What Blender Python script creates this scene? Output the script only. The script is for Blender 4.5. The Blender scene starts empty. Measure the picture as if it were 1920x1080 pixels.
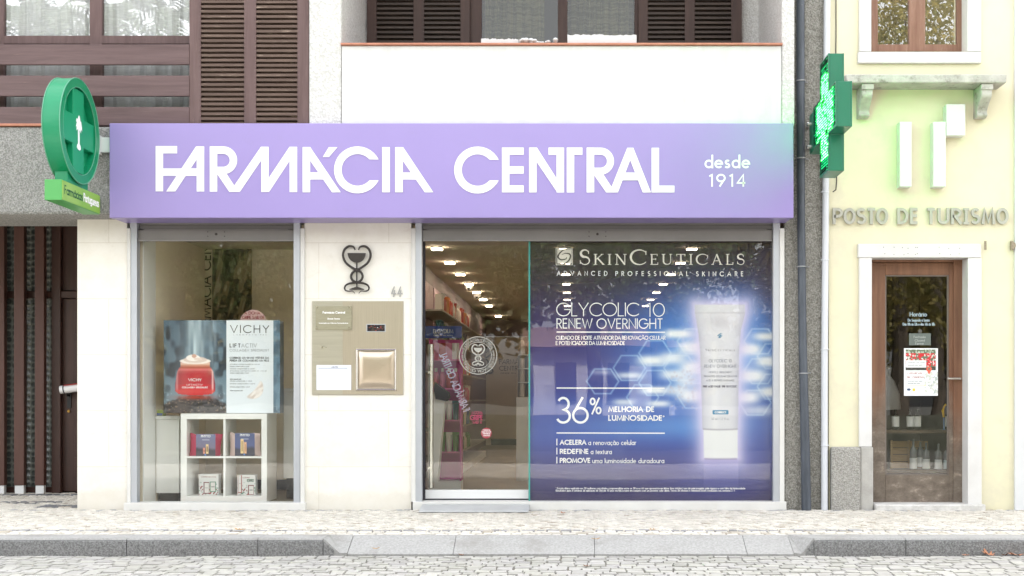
import bpy, bmesh, math, random
import numpy as np
from mathutils import Vector

R = math.radians
SC = bpy.context.scene
COL = SC.collection
random.seed(7)

# ------------------------------------------------------------------ camera
# one metre above the pavement, eleven and a half metres from the shop front,
# a shift lens keeps the facade square to the picture
D, F, VX, VY = 11.5, 2415.0, 1072.0, 744.0
CX, CZ = (VX - 960) / 210.0, (955 - VY) / 210.0
cam_d = bpy.data.cameras.new('camera')
cam = bpy.data.objects.new('camera', cam_d)
COL.objects.link(cam)
cam.location = (CX, -D, CZ)
cam.rotation_euler = (R(90), 0, 0)
cam_d.sensor_width = 36
cam_d.lens = F / 1920 * 36
cam_d.shift_x = -(VX - 960) / 1920
cam_d.shift_y = (VY - 540) / 1920
cam_d.clip_end = 600
cam_d.clip_start = 0.05
SC.camera = cam

# ------------------------------------------------------------------ light
SUN_EL, SUN_ROT = 50.0, 18.0      # behind the building: the front stands in open shade
w = bpy.data.worlds.new('World')
SC.world = w
w.use_nodes = True
nt = w.node_tree
bg = nt.nodes['Background']
sky = nt.nodes.new('ShaderNodeTexSky')
sky.sky_type = 'NISHITA'
sky.sun_disc = False
sky.sun_elevation = R(SUN_EL)
sky.sun_rotation = R(SUN_ROT)
sky.dust_density = 4.0
sky.ozone_density = 0.6
hs = nt.nodes.new('ShaderNodeHueSaturation')
hs.inputs['Saturation'].default_value = 0.12      # thin bright cloud
nt.links.new(sky.outputs[0], hs.inputs['Color'])
nt.links.new(hs.outputs[0], bg.inputs[0])
bg.inputs[1].default_value = 0.15
sun_d = bpy.data.lights.new('sun', 'SUN')
sun = bpy.data.objects.new('sun', sun_d)
COL.objects.link(sun)
sun_d.energy = 3.0
sun_d.angle = R(0.6)
sun_d.color = (1.0, 0.93, 0.84)
sv = Vector((math.sin(R(SUN_ROT)) * math.cos(R(SUN_EL)), math.cos(R(SUN_ROT)) * math.cos(R(SUN_EL)), math.sin(R(SUN_EL))))
sun.rotation_euler = (-sv).to_track_quat('-Z', 'Y').to_euler()
sun.location = (6, 16, 22)
SC.view_settings.view_transform = 'Standard'
SC.view_settings.look = 'None'
SC.view_settings.gamma = 1
SC.view_settings.exposure = 2.88
SC.render.engine = 'CYCLES'
SC.cycles.use_denoising = True
SC.cycles.max_bounces = 8
SC.cycles.transparent_max_bounces = 16
SC.cycles.caustics_reflective = False
SC.cycles.caustics_refractive = False
SC.cycles.sample_clamp_indirect = 6

# ------------------------------------------------------------------ helpers
def px(p, y=0.0):
    return CX + (p - VX) * (D + y) / F
def pz(q, y=0.0):
    return CZ + (VY - q) * (D + y) / F
KS = 0.55            # printed colours as photographed -> surface colours under this light
def S(r, g, b, k=None):
    k = KS if k is None else k
    def f(c):
        c /= 255.0
        return (c / 12.92 if c <= 0.04045 else ((c + 0.055) / 1.055) ** 2.4) * k
    return (f(r), f(g), f(b))

class MB:
    def __init__(s):
        s.v = []; s.f = []; s.c = []; s.cur = None; s.cut = []
    def add(s, vs, fs):
        n = len(s.v)
        s.cut.append((n, len(s.f)))
        s.v += [tuple(q) for q in vs]
        s.f += [tuple(i + n for i in q) for q in fs]
        if s.cur is not None:
            s.c += [s.cur] * len(vs)
    def box(s, x0, x1, y0, y1, z0, z1):
        if x0 > x1: x0, x1 = x1, x0
        if y0 > y1: y0, y1 = y1, y0
        if z0 > z1: z0, z1 = z1, z0
        s.add([(x0, y0, z0), (x1, y0, z0), (x1, y1, z0), (x0, y1, z0), (x0, y0, z1), (x1, y0, z1), (x1, y1, z1), (x0, y1, z1)],
              [(0, 3, 2, 1), (4, 5, 6, 7), (0, 1, 5, 4), (1, 2, 6, 5), (2, 3, 7, 6), (3, 0, 4, 7)])
        return s
    def pbox(s, p0, p1, q0, q1, yf, dep):
        """box whose front face at depth yf has the measured edges"""
        return s.box(px(p0, yf), px(p1, yf), yf, yf + dep, pz(q1, yf), pz(q0, yf))
    def quad(s, a, b, c, d):
        s.add([a, b, c, d], [(0, 1, 2, 3)])
    def prism(s, pl, poly, w0, w1):
        """polygon in a plane (o,u,v,n) swept from w0 to w1 along n"""
        o, u, v, n = pl
        a = sum(poly[i][0] * poly[(i + 1) % len(poly)][1] - poly[(i + 1) % len(poly)][0] * poly[i][1] for i in range(len(poly)))
        if a < 0: poly = poly[::-1]
        k = len(poly)
        P = lambda t, w: tuple(o[i] + u[i] * t[0] + v[i] * t[1] + n[i] * w for i in range(3))
        lo, hi = min(w0, w1), max(w0, w1)
        if hi - lo < 1e-6:
            s.add([P(t, hi) for t in poly], [tuple(range(k))])
            return
        vs = [P(t, lo) for t in poly] + [P(t, hi) for t in poly]
        fs = [tuple(range(k - 1, -1, -1)), tuple(range(k, 2 * k))]
        fs += [(i, (i + 1) % k, k + (i + 1) % k, k + i) for i in range(k)]
        s.add(vs, fs)
    def tube(s, pts, rad, seg=10, cap=True):
        pts = [Vector(p) for p in pts]
        if not hasattr(rad, '__len__'): rad = [rad] * len(pts)
        up = Vector((0.13, 0.31, 0.94)).normalized()
        vs = []; fs = []
        for i, p in enumerate(pts):
            t = (pts[min(i + 1, len(pts) - 1)] - pts[max(i - 1, 0)]).normalized()
            if abs(t.dot(up)) > 0.98: up2 = Vector((1, 0.1, 0))
            else: up2 = up
            a = t.cross(up2).normalized(); b = t.cross(a).normalized()
            for k in range(seg):
                an = 2 * math.pi * k / seg
                vs.append(p + (a * math.cos(an) + b * math.sin(an)) * rad[i])
        for i in range(len(pts) - 1):
            for k in range(seg):
                fs.append((i * seg + k, i * seg + (k + 1) % seg, (i + 1) * seg + (k + 1) % seg, (i + 1) * seg + k))
        if cap:
            fs.append(tuple(range(seg - 1, -1, -1)))
            fs.append(tuple((len(pts) - 1) * seg + k for k in range(seg)))
        s.add(vs, fs)
    def lathe(s, cx, cy, prof, seg=16):
        vs = []; fs = []
        for r, z in prof:
            for k in range(seg):
                an = 2 * math.pi * k / seg
                vs.append((cx + r * math.cos(an), cy + r * math.sin(an), z))
        for i in range(len(prof) - 1):
            for k in range(seg):
                fs.append((i * seg + k, i * seg + (k + 1) % seg, (i + 1) * seg + (k + 1) % seg, (i + 1) * seg + k))
        fs.append(tuple(range(seg - 1, -1, -1)))
        fs.append(tuple((len(prof) - 1) * seg + k for k in range(seg)))
        s.add(vs, fs)

FRONT = ((0, 0, 0), (1, 0, 0), (0, 0, 1), (0, -1, 0))
def front(y):
    return ((0, y, 0), (1, 0, 0), (0, 0, 1), (0, -1, 0))
def facing_right(x):
    return ((x, 0, 0), (0, 1, 0), (0, 0, 1), (1, 0, 0))
def ppoly(pts, y):
    return [(px(a, y), pz(b, y)) for a, b in pts]

OFF = {}
def smooth(me, ang=35):
    me.polygons.foreach_set('use_smooth', [True] * len(me.polygons))
    me.set_sharp_from_angle(angle=R(ang))
def link(name, mb, mat, loc, parent=None, bev=0, sm=False):
    me = bpy.data.meshes.new(name)
    L = Vector(loc)
    me.from_pydata([(a - L[0], b - L[1], c - L[2]) for a, b, c in mb.v], [], mb.f)
    if mb.c:
        at = me.color_attributes.new('Col', 'FLOAT_COLOR', 'POINT')
        at.data.foreach_set('color', np.concatenate([np.array(mb.c, dtype=np.float32), np.ones((len(mb.c), 1), np.float32)], 1).ravel())
    me.update()
    if sm: smooth(me)
    me.materials.append(mat)
    o = bpy.data.objects.new(name, me)
    COL.objects.link(o)
    OFF[o.name] = L
    if parent is not None:
        o.parent = parent
    else:
        o.location = L
    if bev:
        m = o.modifiers.new('Bevel', 'BEVEL')
        m.width = bev; m.segments = 2; m.limit_method = 'ANGLE'; m.angle_limit = R(40)
    return o
def tag(o, label, cat, group=None):
    o['label'] = label; o['category'] = cat
    if group: o['group'] = group
    return o
def thing(name, label, cat, loc, group=None):
    o = bpy.data.objects.new(name, None)
    o.empty_display_size = 0.1
    COL.objects.link(o)
    o.location = loc
    OFF[o.name] = Vector(loc)
    return tag(o, label, cat, group)
def part(name, mb, mat, parent, label=None, bev=0, sm=False):
    o = link(name, mb, mat, OFF[parent.name], parent, bev, sm)
    if label: o['label'] = label
    return o
def parts(name, mb, mat, parent, label=None, bev=0, sm=False):
    """every piece of the builder becomes a part of its own"""
    cuts = mb.cut + [(len(mb.v), len(mb.f))]
    for (v0, f0), (v1, f1) in zip(cuts[:-1], cuts[1:]):
        q = MB(); q.v = mb.v[v0:v1]; q.f = [tuple(i - v0 for i in f) for f in mb.f[f0:f1]]
        o = part(name, q, mat, parent, label, bev, sm)
    return o
def single(name, mb, mat, label, cat, group=None, bev=0, sm=False):
    a = np.array(mb.v)
    lo, hi = a.min(0), a.max(0)
    return tag(link(name, mb, mat, ((lo[0] + hi[0]) / 2, (lo[1] + hi[1]) / 2, lo[2]), None, bev, sm), label, cat, group)
def struct(name, mb, mat, bev=0, sm=False):
    o = link(name, mb, mat, (0, 0, 0), None, bev, sm)
    o['kind'] = 'structure'
    return o
def copy_thing(o, loc, label=None, group=None):
    c = o.copy(); COL.objects.link(c); c.location = loc
    OFF[c.name] = Vector(loc)
    if label: c['label'] = label
    if group: c['group'] = group
    for ch in [k for k in bpy.data.objects if k.parent == o]:
        d = ch.copy(); COL.objects.link(d); d.parent = c
        for g in [k for k in bpy.data.objects if k.parent == ch]:
            e = g.copy(); COL.objects.link(e); e.parent = d
    return c

# ------------------------------------------------------------------ materials
def nodes(name):
    m = bpy.data.materials.new(name)
    m.use_nodes = True
    t = m.node_tree
    return m, t, t.nodes['Principled BSDF']
def nn(t, ty, **kw):
    n = t.nodes.new('ShaderNode' + ty)
    for k, v in kw.items():
        if k in n.inputs: n.inputs[k].default_value = v
        else: setattr(n, k, v)
    return n
def coords(t, stretch=None):
    tc = nn(t, 'TexCoord')
    if stretch is None: return tc.outputs['Object']
    mp = nn(t, 'Mapping')
    mp.inputs['Scale'].default_value = stretch
    t.links.new(tc.outputs['Object'], mp.inputs['Vector'])
    return mp.outputs[0]
def ramp(t, src, stops):
    r = nn(t, 'ValToRGB')
    els = r.color_ramp.elements
    while len(els) < len(stops): els.new(0.5)
    for e, (p, c) in zip(els, stops):
        e.position = p; e.color = (*c, 1)
    t.links.new(src, r.inputs[0])
    return r.outputs[0]
def mixc(t, a, b, fac, mode='MIX'):
    m = nn(t, 'Mix', data_type='RGBA', blend_type=mode)
    for sock, val in ((m.inputs[6], a), (m.inputs[7], b), (m.inputs[0], fac)):
        if hasattr(val, 'is_output'): t.links.new(val, sock)
        elif hasattr(val, '__len__'): sock.default_value = (*val, 1)
        else: sock.default_value = val
    return m.outputs[2]
def M(name, col, rough=0.6, metal=0.0, col2=None, vs=6.0, stretch=None, bump=0.0, bs=80.0, bdist=0.01, spec=0.5, lo=0.35, hi=0.68, coat=0, dirt=None, ds=2.0, dlo=0.55, dhi=0.75, det=6):
    m, t, p = nodes(name)
    p.inputs['Roughness'].default_value = rough
    p.inputs['Metallic'].default_value = metal
    p.inputs['Specular IOR Level'].default_value = spec
    p.inputs['Coat Weight'].default_value = coat
    c = coords(t, stretch)
    src = None
    if col2 is not None:
        n = nn(t, 'TexNoise', Scale=vs, Detail=det, Roughness=0.62)
        t.links.new(c, n.inputs['Vector'])
        src = ramp(t, n.outputs[0], [(lo, col), (hi, col2)])
    if dirt is not None:
        n = nn(t, 'TexNoise', Scale=ds, Detail=9, Roughness=0.7)
        t.links.new(coords(t), n.inputs['Vector'])
        f = ramp(t, n.outputs[0], [(dlo, (0, 0, 0)), (dhi, (1, 1, 1))])
        src = mixc(t, src if src is not None else col, dirt, f)
    if src is not None: t.links.new(src, p.inputs['Base Color'])
    else: p.inputs['Base Color'].default_value = (*col, 1)
    if bump:
        n = nn(t, 'TexNoise', Scale=bs, Detail=5, Roughness=0.6)
        t.links.new(c, n.inputs['Vector'])
        b = nn(t, 'Bump', Strength=bump, Distance=bdist)
        t.links.new(n.outputs[0], b.inputs['Height'])
        t.links.new(b.outputs[0], p.inputs['Normal'])
    return m
def roughcast(name, dark, light, scale, strength, dist, lo=0.1, hi=0.5, grime=None):
    """spattered render: pebbly cells, really bumpy"""
    m, t, p = nodes(name)
    p.inputs['Roughness'].default_value = 0.95
    p.inputs['Specular IOR Level'].default_value = 0.15
    c = coords(t)
    n0 = nn(t, 'TexNoise', Scale=scale * 0.6, Detail=3)
    t.links.new(c, n0.inputs['Vector'])
    warp = mixc(t, c, n0.outputs['Color'], 0.012, 'ADD')
    v = nn(t, 'TexVoronoi', Scale=scale, feature='SMOOTH_F1')
    v.inputs['Smoothness'].default_value = 0.6
    t.links.new(warp, v.inputs['Vector'])
    n = nn(t, 'TexNoise', Scale=scale * 0.45, Detail=8, Roughness=0.68)
    t.links.new(warp, n.inputs['Vector'])
    h = nn(t, 'Math', operation='MULTIPLY_ADD')
    t.links.new(v.outputs['Distance'], h.inputs[0]); h.inputs[1].default_value = -0.7
    t.links.new(n.outputs[0], h.inputs[2])
    colr = ramp(t, h.outputs[0], [(lo, dark), (hi, light)])
    if grime is not None:
        g = nn(t, 'TexNoise', Scale=1.7, Detail=7, Roughness=0.65)
        t.links.new(c, g.inputs['Vector'])
        colr = mixc(t, colr, grime, ramp(t, g.outputs[0], [(0.5, (0, 0, 0)), (0.8, (0.6, 0.6, 0.6))]))
    t.links.new(colr, p.inputs['Base Color'])
    b = nn(t, 'Bump', Strength=strength, Distance=dist)
    t.links.new(h.outputs[0], b.inputs['Height'])
    t.links.new(b.outputs[0], p.inputs['Normal'])
    return m
def glass(name, tint=(0.975, 0.98, 0.97), ior=1.75, rough=0.0, wob=0.02):
    """clear pane: reflects by Fresnel on its outer faces, lets the rest through"""
    m, t, p = nodes(name)
    out = t.nodes['Material Output']
    t.nodes.remove(p)
    tr = nn(t, 'BsdfTransparent'); tr.inputs[0].default_value = (*tint, 1)
    gl = nn(t, 'BsdfGlossy'); gl.inputs['Roughness'].default_value = rough
    fr = nn(t, 'Fresnel', IOR=ior)
    ge = nn(t, 'NewGeometry')
    inv = nn(t, 'Math', operation='SUBTRACT'); inv.inputs[0].default_value = 1
    t.links.new(ge.outputs['Backfacing'], inv.inputs[1])
    mu = nn(t, 'Math', operation='MULTIPLY')
    t.links.new(fr.outputs[0], mu.inputs[0]); t.links.new(inv.outputs[0], mu.inputs[1])
    if wob:
        n = nn(t, 'TexNoise', Scale=1.3, Detail=1)
        t.links.new(coords(t), n.inputs['Vector'])
        b = nn(t, 'Bump', Strength=wob, Distance=0.05)
        t.links.new(n.outputs[0], b.inputs['Height'])
        t.links.new(b.outputs[0], gl.inputs['Normal'])
    mx = nn(t, 'MixShader')
    t.links.new(mu.outputs[0], mx.inputs[0]); t.links.new(tr.outputs[0], mx.inputs[1]); t.links.new(gl.outputs[0], mx.inputs[2])
    t.links.new(mx.outputs[0], out.inputs[0])
    return m
def vcol(name, rough=0.5, spec=0.4, bump=0.0, bs=60, bdist=0.005, through=0.0, mottle=None, stain=None):
    """printed or per-stone colour stored on the mesh itself"""
    m, t, p = nodes(name)
    a = nn(t, 'Attribute'); a.attribute_name = 'Col'
    src = a.outputs['Color']
    p.inputs['Roughness'].default_value = rough
    p.inputs['Specular IOR Level'].default_value = spec
    if mottle:
        n = nn(t, 'TexNoise', Scale=mottle[0], Detail=8, Roughness=0.7)
        t.links.new(coords(t), n.inputs['Vector'])
        src = mixc(t, src, ramp(t, n.outputs[0], [(0.3, (mottle[1],) * 3), (0.7, (1, 1, 1))]), 1.0, 'MULTIPLY')
    if stain:
        for sc_, lo_, hi_, c_ in stain:
            n = nn(t, 'TexNoise', Scale=sc_, Detail=9, Roughness=0.68)
            t.links.new(coords(t), n.inputs['Vector'])
            src = mixc(t, src, c_, ramp(t, n.outputs[0], [(lo_, (0, 0, 0)), (hi_, (.55, .55, .55))]))
    t.links.new(src, p.inputs['Base Color'])
    if bump:
        n = nn(t, 'TexNoise', Scale=bs, Detail=6, Roughness=0.65)
        t.links.new(coords(t), n.inputs['Vector'])
        b = nn(t, 'Bump', Strength=bump, Distance=bdist)
        t.links.new(n.outputs[0], b.inputs['Height'])
        t.links.new(b.outputs[0], p.inputs['Normal'])
    if through:
        tr = nn(t, 'BsdfTransparent')
        mx = nn(t, 'MixShader'); mx.inputs[0].default_value = through
        t.links.new(p.outputs[0], mx.inputs[1]); t.links.new(tr.outputs[0], mx.inputs[2])
        t.links.new(mx.outputs[0], t.nodes['Material Output'].inputs[0])
    return m
def emit(name, col, s):
    m, t, p = nodes(name)
    p.inputs['Base Color'].default_value = (*col, 1)
    p.inputs['Emission Color'].default_value = (*col, 1)
    p.inputs['Emission Strength'].default_value = s
    return m
def wood(name, c1, c2, stretch, vs=1.0, rough=0.55, bump=0.25, spec=0.4, worn=None, wlo=0.58, whi=0.7, ws=3.0):
    m, t, p = nodes(name)
    p.inputs['Roughness'].default_value = rough
    p.inputs['Specular IOR Level'].default_value = spec
    c = coords(t, stretch)
    n = nn(t, 'TexNoise', Scale=vs, Detail=8, Roughness=0.65, Distortion=0.6)
    t.links.new(c, n.inputs['Vector'])
    col = ramp(t, n.outputs[0], [(0.3, c1), (0.7, c2)])
    if worn is not None:
        q = nn(t, 'TexNoise', Scale=vs * ws, Detail=10, Roughness=0.75)
        t.links.new(c, q.inputs['Vector'])
        col = mixc(t, col, worn, ramp(t, q.outputs[0], [(wlo, (0, 0, 0)), (whi, (1, 1, 1))]))
    t.links.new(col, p.inputs['Base Color'])
    b = nn(t, 'Bump', Strength=bump, Distance=0.004)
    t.links.new(n.outputs[0], b.inputs['Height'])
    t.links.new(b.outputs[0], p.inputs['Normal'])
    return m, t, p

def stone_clad(name, c1, c2, joint, bw, bh, off):
    m, t, p = nodes(name)
    p.inputs['Roughness'].default_value = 0.6
    p.inputs['Specular IOR Level'].default_value = 0.3
    tc = coords(t)
    sx = nn(t, 'SeparateXYZ'); t.links.new(tc, sx.inputs[0])
    ad = nn(t, 'Math', operation='ADD'); t.links.new(sx.outputs[0], ad.inputs[0]); t.links.new(sx.outputs[1], ad.inputs[1])
    cb = nn(t, 'CombineXYZ'); t.links.new(ad.outputs[0], cb.inputs[0]); t.links.new(sx.outputs[2], cb.inputs[1])
    cb.inputs[2].default_value = 0
    mp = nn(t, 'Mapping'); mp.inputs['Location'].default_value = off
    t.links.new(cb.outputs[0], mp.inputs['Vector'])
    br = nn(t, 'TexBrick', Scale=1.0)
    br.inputs['Brick Width'].default_value = bw
    br.inputs['Row Height'].default_value = bh
    br.inputs['Mortar Size'].default_value = 0.0025
    br.inputs['Mortar Smooth'].default_value = 0.3
    br.inputs['Color1'].default_value = (*c1, 1); br.inputs['Color2'].default_value = (*c2, 1)
    br.inputs['Mortar'].default_value = (*joint, 1)
    t.links.new(mp.outputs[0], br.inputs['Vector'])
    n = nn(t, 'TexNoise', Scale=9, Detail=10, Roughness=0.72)
    t.links.new(tc, n.inputs['Vector'])
    n2 = nn(t, 'TexNoise', Scale=1.4, Detail=4)
    t.links.new(tc, n2.inputs['Vector'])
    col = mixc(t, br.outputs[0], ramp(t, n.outputs[0], [(0.32, (0.95, 0.94, 0.92)), (0.6, (1, 1, 1))]), 1.0, 'MULTIPLY')
    col = mixc(t, col, ramp(t, n2.outputs[0], [(0.35, (0.96, 0.95, 0.93)), (0.6, (1, 1, 1))]), 1.0, 'MULTIPLY')
    sz = nn(t, 'SeparateXYZ'); t.links.new(tc, sz.inputs[0])
    nd = nn(t, 'TexNoise', Scale=5.0, Detail=9, Roughness=0.7); t.links.new(tc, nd.inputs['Vector'])
    ma = nn(t, 'Math', operation='MULTIPLY_ADD'); t.links.new(nd.outputs[0], ma.inputs[0]); ma.inputs[1].default_value = -0.28; t.links.new(sz.outputs[2], ma.inputs[2])
    col = mixc(t, col, (0.40, 0.36, 0.29), ramp(t, ma.outputs[0], [(0.0, (.22, .22, .22)), (0.05, (0, 0, 0))]))
    nv = nn(t, 'TexNoise', Scale=2.2, Detail=12, Roughness=0.8, Distortion=1.2); t.links.new(coords(t, (1, 1, 2.2)), nv.inputs['Vector'])
    col = mixc(t, col, (0.50, 0.46, 0.38), ramp(t, nv.outputs[0], [(0.56, (0, 0, 0)), (0.74, (.42, .42, .42))]))
    t.links.new(col, p.inputs['Base Color'])
    b = nn(t, 'Bump', Strength=0.3, Distance=0.003); b.invert = True
    t.links.new(br.outputs['Fac'], b.inputs['Height'])
    t.links.new(b.outputs[0], p.inputs['Normal'])
    return m

m_stone = stone_clad('limestone_cladding', (0.77, 0.748, 0.695), (0.75, 0.728, 0.675), (0.60, 0.56, 0.49), 1.25, 0.50, (0.55, 0.12, 0))
m_trim = M('white_stone_trim', (0.64, 0.635, 0.615), 0.5, col2=(0.59, 0.58, 0.555), vs=5)
m_stucco = roughcast('white_spattered_render', (0.50, 0.495, 0.48), (0.66, 0.66, 0.65), 62, 0.6, 0.012, 0.0, 0.38)
m_parapet = M('smooth_white_paint', (0.60, 0.605, 0.60), 0.7, col2=(0.54, 0.54, 0.53), vs=1.0, stretch=(9, 9, .7), bump=0.15, bs=30, bdist=0.004, dirt=(0.48, 0.475, 0.45), ds=3.0, dlo=0.58, dhi=0.85)
m_grey_cast = roughcast('grey_roughcast', (0.20, 0.193, 0.172), (0.40, 0.39, 0.36), 80, 0.8, 0.018, -0.05, 0.42, grime=(0.22, 0.216, 0.195))
m_beam = roughcast('beam_roughcast', (0.22, 0.22, 0.21), (0.42, 0.415, 0.405), 85, 0.8, 0.018, -0.05, 0.38, grime=(0.25, 0.245, 0.23))
m_yellow = M('pale_yellow_render', (0.70, 0.665, 0.49), 0.85, col2=(0.655, 0.62, 0.45), vs=1.6, bump=0.15, bs=40, bdist=0.004, spec=0.2, dirt=(0.56, 0.53, 0.42), ds=2.4, dlo=0.52, dhi=0.82)
m_white_stone = M('white_painted_stone', (0.66, 0.655, 0.645), 0.7, col2=(0.57, 0.56, 0.545), vs=4, bump=0.25, bs=55, bdist=0.004, lo=0.3, hi=0.75, dirt=(0.50, 0.49, 0.46), ds=9, dlo=0.66, dhi=0.85)
m_old_stone = M('lichened_stone', (0.50, 0.485, 0.45), 0.9, col2=(0.36, 0.35, 0.32), vs=7, bump=0.5, bs=45, bdist=0.008, dirt=(0.16, 0.15, 0.125), ds=11, dlo=0.54, dhi=0.72)
m_plinth = roughcast('rough_plinth', (0.29, 0.282, 0.26), (0.46, 0.448, 0.42), 85, 0.8, 0.02, -.05, 0.42)
m_plinth_smooth = M('smooth_plinth_stone', (0.42, 0.41, 0.385), 0.8, col2=(0.33, 0.32, 0.30), vs=9, bump=0.3, bs=60, dirt=(0.2, 0.19, 0.17), ds=8, dlo=0.6, dhi=0.8)
m_terracotta = M('terracotta', S(226, 158, 132, .62), 0.8, col2=S(206, 138, 112, .62), vs=12, bump=0.3)
m_alu = M('aluminium', (0.47, 0.49, 0.53), 0.38, 0.45, col2=(0.42, 0.44, 0.48), vs=3, spec=0.5)
m_alu_white = M('pale_aluminium', (0.70, 0.71, 0.72), 0.35, 0.2)
m_alu_dark = M('shutter_metal', (0.20, 0.192, 0.188), 0.45, 0.3, col2=(0.235, 0.226, 0.22), vs=2)
m_black = M('black_rubber', (0.015, 0.015, 0.016), 0.6)
m_steel = M('brushed_steel', (0.46, 0.41, 0.335), 0.30, 0.92, col2=(0.53, 0.478, 0.395), vs=1.0, stretch=(160, 1, 2.5), bump=0.05, bs=2)
m_steel_bright = M('polished_steel', (0.66, 0.65, 0.62), 0.2, 1.0)
m_bronze = M('dark_bronze', S(78, 72, 68), 0.4, 0.35, col2=S(62, 57, 54), vs=20)
m_glass = glass('window_glass', ior=1.8)
m_glass_dark = glass('upper_glass', (0.97, 0.975, 0.97), 3.0, wob=0.03)
m_glass_edge = M('green_glass_edge', S(90, 190, 180), 0.15)
m_white = M('white_laminate', (0.78, 0.78, 0.755), 0.4)
m_white_text = M('white_vinyl', (0.86, 0.86, 0.86), 0.45)
m_white_text2 = M('silver_vinyl', S(215, 213, 205), 0.45)
m_dark_text = M('dark_print', S(52, 56, 62), 0.5)
m_grey_text = M('grey_print', S(150, 155, 160), 0.5)

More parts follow.
